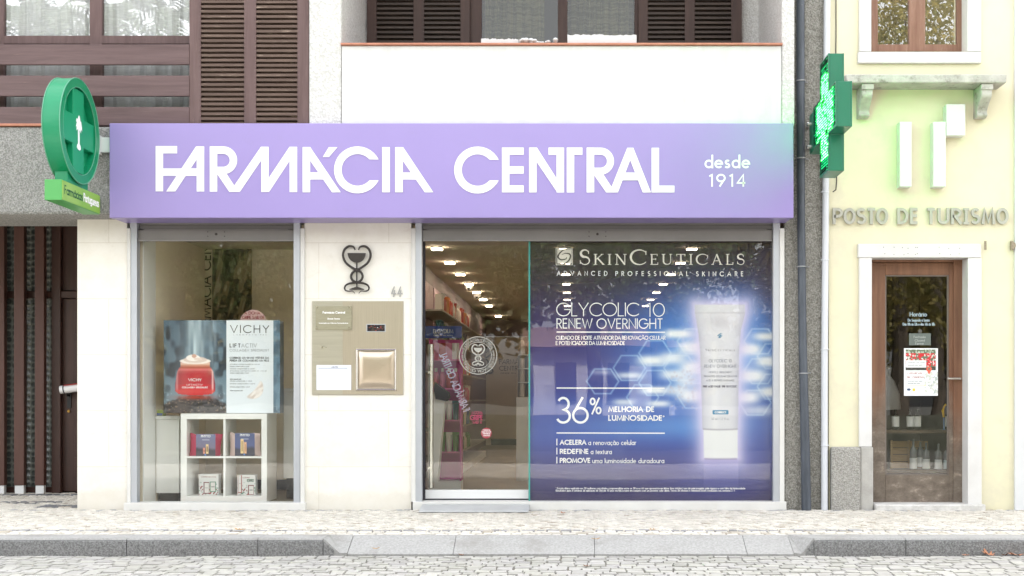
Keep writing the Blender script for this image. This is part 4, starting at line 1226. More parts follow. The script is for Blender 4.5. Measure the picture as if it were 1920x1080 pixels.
for nm, xx, sg in (('led_panel', XF, -1), ('led_panel', XF + .10, 1)):
    b = MB(); o_ = cross12(HC, AC); i_ = cross12(HC - .018, AC - .018)
    for k in range(12):
        k2 = (k + 1) % 12
        q = [o_[k], o_[k2], i_[k2], i_[k]]
        b.prism(PLX(xx), q, sg * .014, sg * .0005)
    part('rim', b, m_green, CR)
    b = MB(); b.prism(PLX(xx), cross12(HC - .019, AC - .019), sg * .0005, sg * .004)
    LP = part(nm, b, m_green_dk, CR)
    l1 = MB(); l2 = MB(); vb = MB()
    rr = random.Random(11)
    pit = .0225
    for iy in range(-20, 21):
        z = iy * pit
        w_ = (HC if abs(z) < AC - .02 else AC) - .022
        if abs(z) > HC - .025: continue
        vb.box(xx + min(0, sg * .018), xx + max(0, sg * .018), yc - w_, yc + w_, zc + z + .0085, zc + z + .0105)
        for ix in range(-21, 22):
            y = ix * pit * .98
            if abs(y) > w_ - .008: continue
            m_ = max(abs(y) if abs(z) < AC else 0, abs(z) if abs(y) < AC else 0)
            r_ = math.hypot(y, z)
            if m_ > HC - .07 and rr.random() < .85: continue
            if abs(r_ - .16) < .018 and y * z > 0: continue
            if rr.random() < (.12 if r_ < .3 else .22): continue
            tgt = l2 if m_ < HC - .13 and rr.random() < .6 else l1
            hw = .0088 if tgt is l2 else .0075
            tgt.box(xx + sg * .004, xx + sg * .009, yc + y - hw, yc + y + hw, zc + z - hw * .75, zc + z + hw * .75)
    part('visor', vb, m_green_dk, LP)
    part('led', l1, m_led, LP)['kind'] = 'stuff'
    part('bright_led', l2, m_led2, LP)['kind'] = 'stuff'
b = MB(); b.box(XF + .004, XF + .096, yc + HC + .001, -.16, zc - .17, zc + .17)
MT = part('mount', b, m_green, CR, bev=.004)
b = MB()
for z in (.10, -.10):
    b.tube([(XF + .02, -.161, zc + z), (XF + .02, .02, zc + z)], .016, 10)
    b.tube([(XF - .014, -.145, zc + z), (XF + .02, -.145, zc + z)], .022, 12)
parts('bolt', b, m_steel_bright, MT, sm=True)

# ------------------------------------------------------------------ round sign with light box under it
yd, zd, RD, XR, XL = -.80, 3.209, .430, -3.55, -3.692
DS = thing('round_sign', 'round green pharmacy sign with a raised cross and white palm emblem', 'sign', ((XR + XL) / 2, yd, pz(378, -1)))
ring = lambda r, n=64: [(r * math.cos(2 * math.pi * i / n), r * math.sin(2 * math.pi * i / n)) for i in range(n)]
PLD = lambda x: ((x, yd, zd), (0, 1, 0), (0, 0, 1), (1, 0, 0))
m_green2 = M('green_gloss', S(4, 156, 106, .68), .42, coat=.1)
b = MB()
b.prism(PLD(XL), ring(RD), 0, XR - XL - .065)
n_ = 64; ro, ri = ring(RD), ring(RD * .835)
x0, x1 = XR - .065, XR
for k in range(n_):
    k2 = (k + 1) % n_
    P = lambda t, x: (x, yd + t[0], zd + t[1])
    b.add([P(ro[k], x1), P(ro[k2], x1), P(ri[k2], x1), P(ri[k], x1)], [(0, 1, 2, 3)])
    b.add([P(ro[k], x0), P(ro[k2], x0), P(ro[k2], x1), P(ro[k], x1)], [(0, 1, 2, 3)])
    b.add([P(ri[k], x0), P(ri[k2], x0), P(ri[k2], x1), P(ri[k], x1)], [(3, 2, 1, 0)])
part('drum', b, m_green2, DS, sm=True)
b = MB()
for xx in (XL, XR):
    b.tube([(xx, yd + t[0] * 1.004, zd + t[1] * 1.004) for t in ro + ro[:1]], .0045, 6)
b.tube([(XR - .002, yd + t[0], zd + t[1]) for t in ri + ri[:1]], .0035, 6)
parts('edge_trim', b, M('pale_green_trim', S(120, 200, 165), .45), DS, sm=True)
hr, aw = RD * .80, .118
b = MB(); b.prism(PLD(XR - .064), [(-aw, -hr), (aw, -hr), (aw, -aw), (hr, -aw), (hr, aw), (aw, aw), (aw, hr), (-aw, hr), (-aw, aw), (-hr, aw), (-hr, -aw), (-aw, -aw)], 0, .050)
RC = part('raised_cross', b, M('green_cross_face', S(4, 164, 114, .72), .45), DS, bev=.004)
palm = [(-.012, -.10), (-.030, -.115), (-.038, -.135), (-.02, -.15), (.02, -.155), (.045, -.14), (.035, -.115), (.016, -.10), (.014, .02), (.05, -.005), (.045, .03), (.075, .015), (.06, .06), (.05, .085), (.03, .095), (.022, .12), (.006, .135), (-.008, .12), (-.012, .10), (-.045, .10), (-.055, .075), (-.035, .07), (-.06, .03), (-.04, .035), (-.045, .0), (-.014, .025)]
b = MB(); b.prism(PLD(XR - .0138), palm, 0, .003)
part('palm_emblem', b, m_white_text, RC)
yf0, yf1 = -1.18, -.35
zb0, zb1 = 2.582, 2.748
b = MB(); b.box(XL, XR - .004, yf0, yf1, zb0, zb1)
LB = part('light_box', b, M('light_green_box', S(104, 205, 112), .4), DS, bev=.004)
b = MB(); b.box(XR - .0035, XR + .002, yf0 + .006, yf1 - .006, zb0 + .006, zb1 - .006)
part('face', b, M('lime_face', S(150, 215, 70), .35, col2=S(186, 232, 110), vs=2.5), LB)
PB = lambda x: ((x, 0, 0), (0, 1, 0), (0, 0, 1), (1, 0, 0))
b = MB(); text(b, 'Farmácias', PB(XR + .003), yf0 + .04, zb0 + .055, .075, .15, yf0 + .43, .14)
part('lettering', b, M('dark_green_print', S(20, 110, 70), .5), LB)
b = MB(); text(b, 'Portuguesas', PB(XR + .003), yf0 + .445, zb0 + .055, .075, .17, yf1 - .03, .14)
part('lettering', b, m_white_text, LB)
b = MB(); b.box(XL + .02, XR - .02, yd - .22, yd + .22, zb1 + .001, zd - RD + .06)
part('neck', b, m_green2, DS)
ARX = px(207, -.36)
b = MB(); b.box(XR + .0, ARX, -.345, -.305, pz(286, -.33), pz(258, -.33)); b.box(XL + .03, XR - .001, -.36, YU, pz(290, -.33), pz(254, -.33))
parts('bracket', b, m_alu_white, DS, bev=.004)

# ------------------------------------------------------------------ pipes
m_pipe = M('slate_grey_pipe', S(72, 80, 92), .45, col2=S(98, 106, 118), vs=5, stretch=(3, 3, .8), dirt=S(205, 208, 210), ds=14, dlo=.66, dhi=.74)
DP = thing('drainpipe', 'dark slate grey drainpipe with scuffs and a wire clamp on the rough grey wall', 'drainpipe', (px(1511), -.05, 0))
b = MB(); b.tube([(px(a, -.06), -.058, pz(q, -.06)) for a, q in ((1500, -400), (1501, 0), (1501, 150), (1502, 400), (1505, 640), (1510, 850), (1512, 958))], [.036, .036, .037, .035, .036, .041, .043], 18)
part('pipe', b, m_pipe, DP, sm=True)
b = MB()
for q, a in ((152, 1501), (297, 1502), (500, 1503.5), (700, 1506.5)):
    b.tube([(px(a, -.06) + .042 * math.cos(R(t)), -.058 + .042 * math.sin(R(t)), pz(q, -.06)) for t in range(0, 361, 24)], .006, 6)
    b.tube([(px(a, -.06) + .03, -.03, pz(q, -.06)), (px(a, -.06) + .075, .0, pz(q, -.06) + .004)], .005, 6)
parts('clamp', b, M('galvanised', (.35, .36, .38), .5, .6), DP, sm=True)
WP = thing('downpipe', 'slim white plastic downpipe between the grey wall and the yellow house', 'pipe', (px(1548), -.04, 0))
b = MB(); b.tube([(px(a, -.04), -.036, pz(q, -.04)) for a, q in ((1552, -400), (1551, 0), (1548, 420), (1546, 700), (1546, 957))], .030, 16)
part('pipe', b, M('white_pvc', (.56, .58, .62), .4), WP, sm=True)
b = MB()
for q in (360, 487, 655, 835):
    b.tube([(px(1547, -.04) + .034 * math.cos(R(t)), -.036 + .034 * math.sin(R(t)), pz(q, -.04)) for t in range(0, 361, 24)], .005, 6)
parts('clamp', b, M('pvc_clip', (.62, .64, .68), .5), WP, sm=True)
b = MB(); b.tube([(px(1566.5), -.012, pz(-200)), (px(1567), -.012, pz(60)), (px(1566), -.012, pz(150)), (px(1568), -.014, pz(340)), (px(1566), -.03, pz(357)), (px(1560), -.035, pz(361))], .005, 6)
single('wall_cable', b, m_bronze, 'thin grey cable running down the yellow wall behind the green cross', 'cable', sm=True)
for nm, p_, lab in (('wall_bracket', 1845, 'small rusty metal plate beside the end of the door lintel'), ('wall_bracket', 1895.5, 'small rusty half-round metal plate at the edge of the pale corner strip')):
    b = MB(); x, z = px(p_), pz(461)
    b.box(x - .011, x + .011, -.0405, -.001 if p_ > 1850 else -.0355, z - .04, z + .04)
    if p_ > 1850: b.prism(front(-.04), [(x + .009 + .022 * math.cos(R(a)), z + .03 * math.sin(R(a))) for a in range(-90, 91, 15)], -.03, 0)
    disc(b, x, -.0405, z + .025, .005, .003, 8); disc(b, x, -.0405, z - .025, .005, .003, 8)
    single(nm, b, M('rusty_plate', S(170, 160, 142, .8), .6, .2, col2=S(140, 120, 96, .8), vs=60), lab, 'bracket', bev=.002)

# ------------------------------------------------------------------ tourist office lettering and emblem
TL = thing('wall_lettering', 'grey raised metal capitals on the yellow wall above the wooden door', 'lettering', (px(1727), -.03, pz(421)))
m_let = M('dull_metal_letter', (.40, .395, .335), .5, .0, col2=(.35, .35, .31), vs=3)
for s_, p0, p1 in (('POSTO', 1562, 1666), ('DE', 1683, 1724), ('TURISMO', 1737, 1892)):
    # per-letter measured slots
    slots = {'POSTO': [(1562, 1581), (1582, 1605), (1606, 1625), (1625, 1644), (1643.5, 1666)], 'DE': [(1683, 1704), (1707, 1723.5)], 'TURISMO': [(1737, 1756), (1759, 1781), (1784, 1804), (1807, 1818), (1820.5, 1839), (1841.5, 1867), (1869.5, 1892)]}[s_]
    for c, (a, e) in zip(s_, slots):
        b = MB()
        if c == 'I':
            x0, x1 = px(a, -.04), px(e, -.04); zt, zb_ = pz(390, -.04), pz(420, -.04); wd = .024
            pl = front(-.012)
            stroke(b, pl, [((x0 + x1) / 2, zb_), ((x0 + x1) / 2, zt)], wd, 0, .02); stroke(b, pl, [(x0, zt - .009), (x1, zt - .009)], .02, 0, .0203); stroke(b, pl, [(x0, zb_ + .009), (x1, zb_ + .009)], .02, 0, .0206)
        else:
            yy_ = -.04
            text(b, c, front(-.012), px(a, yy_), pz(420, yy_), pz(389.5, yy_) - pz(420, yy_), .175, px(e, yy_), .2, 0, .02)
        part('letter', b, m_let, TL)
EM = thing('tourism_emblem', 'white three-block emblem under the stone shelf on the yellow wall', 'sign', (px(1745), -.05, pz(352)))
m_em = M('white_block', (.62, .64, .62), .5)
b = MB().pbox(1687, 1709.5, 228, 350, -.11, .109); part('bar', b, m_em, EM, bev=.004)
b = MB().pbox(1750, 1773.5, 228, 350, -.11, .109); part('bar', b, m_em, EM, bev=.004)
b = MB().pbox(1774.5, 1810, 195, 254, -.11, .109); part('square_block', b, m_em, EM, bev=.004)

# notices on the tourist office door
yG = yT + .020
b = MB()
ptext(b, 'Horário', 1705.5, 1738, 585, 593.5, yG, .17, .2); ptext(b, 'De Segunda a Sexta', 1702, 1743, 597.5, 603, yG, .18, .2); ptext(b, 'Das 10h às 12h e das 14h às 18h', 1692.5, 1753, 605, 610.5, yG, .19, .2)
single('opening_hours', b, M('pale_blue_vinyl', S(198, 222, 232), .5), 'pale vinyl opening hours lettering on the wooden door pane', 'lettering')
CSN = thing('closed_sign', 'small grey green closed plate hung by a sucker on the door pane', 'sign', (px(1725, yG), yG, pz(648, yG)))
b = MB().pbox(1704.5, 1745.5, 625, 647.5, yG - .003, .004); part('plate', b, M('grey_green_plate', S(128, 140, 134), .4), CSN, bev=.002)
for s_, q0, p0, p1 in (('Fechado', 629.5, 1713, 1736), ('Closed', 636, 1715, 1734), ('Fermé', 642, 1716, 1732)):
    b = MB(); ptext(b, s_, p0, p1, q0, q0 + 4.4, yG - .0035, .17, .2); part('lettering', b, M('pale_print', S(200, 208, 204), .5), CSN)
b = MB(); disc(b, px(1725, yG), yG + .002, pz(621, yG), .018, .006); b.tube([(px(1725, yG), yG - .002, pz(621, yG)), (px(1725, yG), yG - .002, pz(625, yG))], .003, 6)
part('sucker', b, M('clear_sucker', S(120, 120, 116), .2), CSN)
def tour_poster(X, Y):
    img = np.zeros(X.shape + (3,)) + [238, 242, 244]
    top = (Y > 655) & (Y < 694) & (X > 1698) & (X < 1755)
    n1, n2 = vnoise(X, Y, 3.2, 3.0, 1), vnoise(X, Y, 2.0, 2.4, 2)
    ph = np.zeros_like(img) + [96, 110, 88]
    ph = lay(ph, [176, 188, 170], (n2 > .62) * 1.0)
    ph = lay(ph, [206, 42, 50], ((n1 > .42) & (Y > 662) & (Y < 686)) * .95)
    ph = lay(ph, [236, 226, 222], ((n2 > .72) & (Y > 664)) * .9)
    ph = lay(ph, [52, 50, 46], ((Y > 688)) * .8)
    img = np.where(top[..., None], ph, img)
    img = lay(img, [240, 240, 240], ((Y > 676) & (Y < 689) & (X > 1699) & (X < 1737)) * 1.0)
    mp = (X > 1733) & (Y > 697) & (Y < 738)
    img = lay(img, [205, 208, 200], (mp & (n1 > .5)) * 1.0); img = lay(img, [170, 180, 178], (mp & (n2 > .74)) * 1.0)
    pin = ((X - 1742) ** 2 + (Y - 692) ** 2 < 26) | ((np.abs(X - 1742) < (703 - Y) * .5) & (Y > 693) & (Y < 703))
    img = lay(img, [222, 96, 72], pin * 1.0); img = lay(img, [120, 110, 90], ((X - 1742) ** 2 + (Y - 691.5) ** 2 < 6) * 1.0)
    img = lay(img, [60, 80, 110], (((X - 1704) / 3.4) ** 2 + ((Y - 730.5) / 2.4) ** 2 < 1) * 1.0)
    img = lay(img, [226, 190, 60], ((np.abs(X - 1713.5) < 2.5) & (np.abs(Y - 731) < 2.5)) * 1.0)
    img = lay(img, [216, 200, 90], ((np.abs(Y - 722.5) < .8) & (X > 1700) & (X < 1736)) * .8)
    return img
TP = thing('event_poster', 'white paper poster with red-clad people taped inside the wooden door pane', 'poster', (px(1727, yG), yG, pz(742, yG)))
b = picture(1695, 1758.5, 653, 742, yG, 74, 100, tour_poster)
part('sheet', b, vcol('printed_paper', .5), TP)
b = MB()
ptext(b, 'Conversas', 1700, 1729, 696.5, 701.5, yG - .001, .13, .2); ptext(b, 'de Viajantes', 1700, 1733, 704, 709, yG - .001, .13, .2)
part('lettering', b, M('coral_print', S(206, 120, 110), .5), TP)
b = MB()
for q, p1 in ((678.5, 1734), (683, 1730), (713, 1730), (717, 1725)): ptext(b, 'caminhadas pela cidade', 1701, p1, q, q + 2.6, yG - .001, .14, .2)
part('small_print', b, m_grey_text, TP)

# ------------------------------------------------------------------ emblem, number, steel service panel on the stone pier
yE = -.03
b = MB()
for k, path in enumerate(snake_paths()):
    n = len(path); pts = []; rad = []
    for i, (a, c) in enumerate(path):
        t = i / (n - 1)
        P_ = 630 + a / 9.81, 450 + c / 9.81
        dy = .010 * math.sin((c - 540) / 225 * math.pi) * (1 if k else -1) if 480 < c < 800 else 0
        pts.append((px(P_[0], yE), yE + dy, pz(P_[1], yE)))
        r_ = .0062 + .0045 * min(1, t * 9) if t < .12 else (.0107 if t < .6 else .0107 - .0085 * ((t - .6) / .4) ** 1.3)
        rad.append(r_)
    b.tube(pts, rad, 10)
for i, poly in enumerate(cup_polys()):
    b.prism(front(yE + .001 * i), [(px(630 + a / 9.81, yE), pz(450 + c / 9.81, yE)) for a, c in poly], -.008, .004)
for z in (480, 520): b.tube([(px(668.5, yE), -.027, pz(z, yE)), (px(668.5, yE), .005, pz(z, yE))], .004, 6)
single('snake_cup_emblem', b, m_bronze, 'dark bronze cup with two entwined snakes on the pale stone pier', 'emblem', sm=True)
HN = thing('house_number', 'thin silver number 44 beside the bronze emblem on the stone pier', 'house number', (px(743), -.01, pz(557)))
for x0 in (733, 745):
    b = MB(); pl = front(-.006)
    q = [(px(x0 + a, -.01), pz(c, -.01)) for a, c in ((6.2, 537), (1.2, 550.5), (9.4, 550.5))]
    stroke(b, pl, q, .009, 0, .006); stroke(b, pl, [(px(x0 + 6.6, -.01), pz(544, -.01)), (px(x0 + 4.8, -.01), pz(557, -.01))], .009, 0, .0065)
    part('digit', b, M('silver_digit', (.36, .36, .355), .5, .3), HN)
SP = thing('service_panel', 'brushed steel panel with night hatch and notices on the stone pier', 'panel', (px(670), -.01, pz(740)))
yQ = -.012
b = MB().pbox(585, 756, 564.5, 740, yQ, .0115); part('plate', b, m_steel, SP, bev=.002)
b = MB().pbox(585.4, 642.5, 565, 739.5, yQ - .002, .0015); part('side_plate', b, M('brushed_steel_cool', (.47, .45, .385), .30, .92, col2=(.53, .51, .44), vs=1.2, stretch=(1.5, 1, 60)), SP)
b = MB()
x0, x1, z0, z1 = px(666.5, -.03), px(743.5, -.03), pz(733, -.03), pz(653.5, -.03)
t_ = .022
pr = [(0, 0), (.004, .014), (.012, .02), (.019, .014), (t_, 0)]
for (ax, az, bx, bz) in ((x0, z0, x1, z0), (x1, z0, x1, z1), (x1, z1, x0, z1), (x0, z1, x0, z0)):
    dx, dz = bx - ax, bz - az; l = math.hypot(dx, dz); dx /= l; dz /= l; nx_, nz_ = -dz, dx
    va = [(ax + nx_ * u + dx * u, yQ - .0005 - h_, az + nz_ * u + dz * u) for u, h_ in pr]
    vb_ = [(bx + nx_ * u - dx * u, yQ - .0005 - h_, bz + nz_ * u - dz * u) for u, h_ in pr]
    k = len(pr); b.add(va + vb_, [(i, k + i, k + i + 1, i + 1) for i in range(k - 1)])
part('hatch_frame', b, M('hatch_steel', (.58, .55, .51), .2, 1.0), SP, sm=True)
b = MB(); N_ = 12
hx0_, hx1_, hz0_, hz1_ = x0 + t_ + .003, x1 - t_ - .003, z0 + t_ + .003, z1 - t_ - .003
for j in range(N_ + 1):
    for i in range(N_ + 1):
        u, v = i / N_, j / N_
        b.v.append((hx0_ + (hx1_ - hx0_) * u, yQ - .002 - .016 * (1 - (2 * u - 1) ** 6) ** .5 * (1 - (2 * v - 1) ** 6) ** .5 - .006 * math.sin(math.pi * u) * math.sin(math.pi * v), hz0_ + (hz1_ - hz0_) * v))
b.f = [(j * (N_ + 1) + i, j * (N_ + 1) + i + 1, (j + 1) * (N_ + 1) + i + 1, (j + 1) * (N_ + 1) + i) for j in range(N_) for i in range(N_)]
part('hatch_door', b, M('hatch_steel_warm', (.50, .42, .335), .28, .95, col2=(.55, .47, .385), vs=2), SP, sm=True)
b = MB().pbox(687, 723, 607.5, 622.5, yQ - .006, .0055); SC_ = part('intercom', b, m_alu, SP, bev=.002)
def screen(X, Y):
    n = vnoise(X, Y, 3.0, 2.4, 5)
    img = np.zeros(X.shape + (3,)) + [34, 32, 40]
    img = lay(img, [70, 62, 58], (n > .55) * .8); img = lay(img, [150, 60, 60], (n > .84) * .8); img = lay(img, [220, 220, 225], ((n < .10) & (X > 702)) * 1.0)
    return img
b = picture(688.5, 721.5, 609, 621, yQ - .0066, 33, 14, screen); part('lens', b, vcol('camera_lens', .12, .6), SC_)
b = MB(); disc(b, px(605.5), yQ - .002, pz(651), .010, .01, 14); disc(b, px(612), yQ - .002, pz(651.5), .004, .003, 10)
part('key_lock', b, m_steel_bright, SP)
BP = thing('brass_plate', 'small engraved brass plate screwed to the steel panel', 'nameplate', (px(625), -.02, pz(619)))
b = MB().pbox(591.5, 659.5, 574, 618.5, yQ - .014, .0045); part('plate', b, M('pale_brass', (.34, .32, .235), .35, .45, col2=(.29, .27, .19), vs=4, stretch=(3, 1, 20)), BP, bev=.002)
b = MB(); yb_ = yQ - .015
ptext(b, 'Farmácia Central', 605, 647, 583.5, 588, yb_, .2, .2); ptext(b, 'Direção Técnica', 614, 637.5, 596, 599, yb_, .22, .2); ptext(b, 'Licenciada em Ciências Farmacêuticas', 598, 653, 604.5, 607, yb_, .2, .2)
part('lettering', b, m_white_text, BP)
b = MB()
for p_ in (595, 656):
    for q in (577, 615): disc(b, px(p_), yQ - .0142, pz(q), .007, .004, 10)
parts('screw', b, m_steel_bright, BP)
def sched(X, Y):
    img = np.zeros(X.shape + (3,)) + [222, 226, 238]
    gx = (((X - 594) % 7.4) < 5) & (((Y - 693) % 2.6) < 1.1) & (Y > 693) & (Y < 725) & (X > 596) & (X < 655)
    img = lay(img, [188, 194, 214], gx * .7)
    img = lay(img, [110, 114, 130], ((np.abs(Y - 690.5) < .6) & (X > 597) & (X < 652)) * .7)
    return img
NT = thing('duty_notice', 'white paper duty timetable stuck on the steel panel', 'notice', (px(626), -.015, pz(731)))
b = picture(593.5, 658.5, 684.5, 731, yQ - .003, 90, 60, sched); part('sheet', b, vcol('notice_paper', .5), NT)
b = MB(); ptext(b, 'JULHO', 621, 634, 686.5, 689, yQ - .0035, .2, .2); part('lettering', b, m_dark_text, NT)

# ------------------------------------------------------------------ ramp plate, rolled leaflet, fallen leaves
b = MB(); xa, xb = px(789, -.05), px(994, -.3)
b.prism(((0, 0, 0), (0, 1, 0), (0, 0, 1), (1, 0, 0)), [(-.06, .004), (-.06, .05), (-.10, .052), (-.36, .014), (-.36, .004)], px(789, -.2), px(992, -.2))
single('door_ramp', b, M('grey_metal_ramp', (.46, .47, .48), .6, .1, col2=(.40, .41, .42), vs=6), 'low grey metal ramp on the pavement before the glass door', 'ramp', bev=.003)
RLF = thing('rolled_leaflet', 'rolled red and white leaflet tucked behind the entrance door handle', 'leaflet', (px(126, 1.95), 1.93, pz(737, 1.93)))
a_, c_ = Vector((px(114.5, 1.93), 1.915, pz(731, 1.93))), Vector((px(152, 1.93), 1.925, pz(726, 1.93)))
e_ = lambda t: tuple(a_.lerp(c_, t))
b = MB(); b.tube([e_(0), e_(1)], .042, 14); part('paper_roll', b, M('white_paper', (.78, .78, .80), .5), RLF, sm=True)
b = MB(); b.tube([e_(.16), e_(.22)], .0432, 14, False); part('dark_band', b, M('dark_ink', S(40, 30, 50), .5), RLF, sm=True)
b = MB(); N_ = 8; vs_ = []
ax_ = (c_ - a_).normalized(); s1 = ax_.cross(Vector((0, -1, 0))).normalized(); s2 = ax_.cross(s1).normalized()
for t in (.25, .94):
    for k in range(N_):
        an = R(-170 + 80 * k / (N_ - 1)); vs_.append(tuple(a_.lerp(c_, t) + (s1 * math.sin(an + R(40)) + Vector((0, -1, 0)) * math.cos(an + R(150))) * .0436))
b.add(vs_, [(i, i + 1, N_ + i + 1, N_ + i) for i in range(N_ - 1)])
part('red_print', b, M('red_ink', S(205, 60, 60), .5), RLF, sm=True)

def leaf_mb(x, y, z, s, rot, curl, seed):
    rr = random.Random(seed); mb = MB()
    tips = [(90, 1.0), (62, .45), (40, .85), (18, .4), (-8, .62), (-45, .3), (-85, .28), (-135, .3), (188, .62), (162, .4), (140, .85), (118, .45)]
    vs = [(x, y, z + .006)]
    for a, r_ in tips:
        r_ *= s * rr.uniform(.85, 1.1); an = R(a + rot)
        vs.append((x + r_ * math.cos(an), y + r_ * math.sin(an), z + .004 + curl * (r_ / s) ** 2 * s * rr.uniform(.3, 1.0)))
    k = len(tips)
    mb.add(vs, [(0, 1 + i, 1 + (i + 1) % k) for i in range(k)])
    mb.tube([vs[0], (x + s * .8 * math.cos(R(rot - 90)), y + s * .8 * math.sin(R(rot - 90)), z + .01)], .0018, 5)
    return mb
lm = [M('leaf_orange', S(222, 160, 122), .7, col2=S(196, 128, 90), vs=40), M('leaf_yellow', S(225, 180, 95), .7, col2=S(196, 140, 70), vs=40), M('leaf_brown', S(150, 104, 74), .8, col2=S(110, 76, 52), vs=40)]
def ground_at(p, q, z):
    d = (CZ - z) * F / (q - VY)
    return CX + (p - VX) * d / F, d - D
for i, (p, q, z, s, r_, cu, mi, lab) in enumerate((
    (1834, 1034, ZR, .075, 20, .9, 0, 'curled orange leaf standing up against the dark kerb'),
    (1894, 1037.5, ZR, .085, 120, .5, 0, 'broad flat orange leaf lying on the setts by the dark kerb'),
    (1864, 1035, ZR, .04, 200, .6, 2, 'small brown leaf between two orange leaves by the kerb'),
    (450, 994.5, .004, .06, 70, .5, 1, 'yellow leaf on the grey stone line of the pavement'),
    (869, 1037, ZR, .035, 10, .8, 2, 'crumpled brown leaf at the foot of the lowered kerb'),
    (705, 1030, -.07, .04, 140, .4, 1, 'pale yellow leaf on the lowered kerb near its left ramp'),
    (1117, 1012, -.02, .04, 250, .4, 1, 'tiny yellow leaf on the middle of the lowered kerb'),
    (1224, 994, .004, .045, 30, .5, 1, 'pale leaf on the pavement edge below the window poster'),
    (1056, 963, .004, .05, 30, .4, 0, 'small orange leaf on the pavement under the window poster'),
    (845, 977, .004, .04, 300, .4, 0, 'small orange leaf on the pavement just before the ramp'),
    (1793, 1035, ZR, .035, 40, .3, 0, 'tiny orange scrap of leaf under the dark kerb beside the curled leaf'),
    (1100, 1063, ZR, .04, 40, .4, 2, 'small brown leaf on the road setts'))):
    x, y = ground_at(p, q, z)
    if z == ZR: y = min(y, YF - .05)
    single('fallen_leaf', leaf_mb(x, y, z, s, r_, cu, i), lm[mi], lab, 'leaf', 'fallen leaves')
# blocks on the balcony coping
rr = random.Random(5)
def block(name, p0, p1, q, lab, mat, rough):
    yb = YU + .05; mb = MB(); N_ = 26
    x0, x1 = px(p0, yb), px(p1, yb); zb_, zt = pz(80, YU - .02) + .001, pz(q, yb)
    for i in range(N_ + 1):
        x = x0 + (x1 - x0) * i / N_; dz = rr.uniform(-rough, rough)
        mb.v += [(x, yb, zb_), (x, yb, zt + dz), (x, yb + .16, zt + dz), (x, yb + .16, zb_)]
    for i in range(N_):
        for k in range(4):
            mb.f.append((4 * i + k, 4 * (i + 1) + k, 4 * (i + 1) + (k + 1) % 4, 4 * i + (k + 1) % 4))
    mb.f += [(3, 2, 1, 0), tuple(4 * N_ + k for k in range(4))]
    single(name, mb, mat, lab, 'planter')
m_foam = M('white_foam', (.56, .56, .56), .8, bump=.2, bs=60, dirt=(.42, .42, .42), ds=9, dlo=.6, dhi=.8)
block('planter_box', 902, 972, 73, 'low white box with a ragged top on the balcony coping', m_foam, .006)
block('planter_box', 1064, 1193.5, 65.5, 'taller white box with a crumbly rim on the balcony coping beside the lumps', m_foam, .006)
mb = MB()
for i in range(26):
    x = px(rr.uniform(975, 1043), YU); y = YU + rr.uniform(.03, .12); r_ = rr.uniform(.01, .028); z = pz(80, YU) + r_ * .7 + rr.uniform(0, .02)
    mb.lathe(x, y, [(r_ * .3, z - r_ * .7), (r_, z), (r_ * .7, z + r_ * .6), (r_ * .1, z + r_ * .8)], 7)
single('broken_foam', mb, m_foam, 'crumbled pale lumps lying on the coping between two white boxes', 'rubble')['kind'] = 'stuff'

KS = 0.6
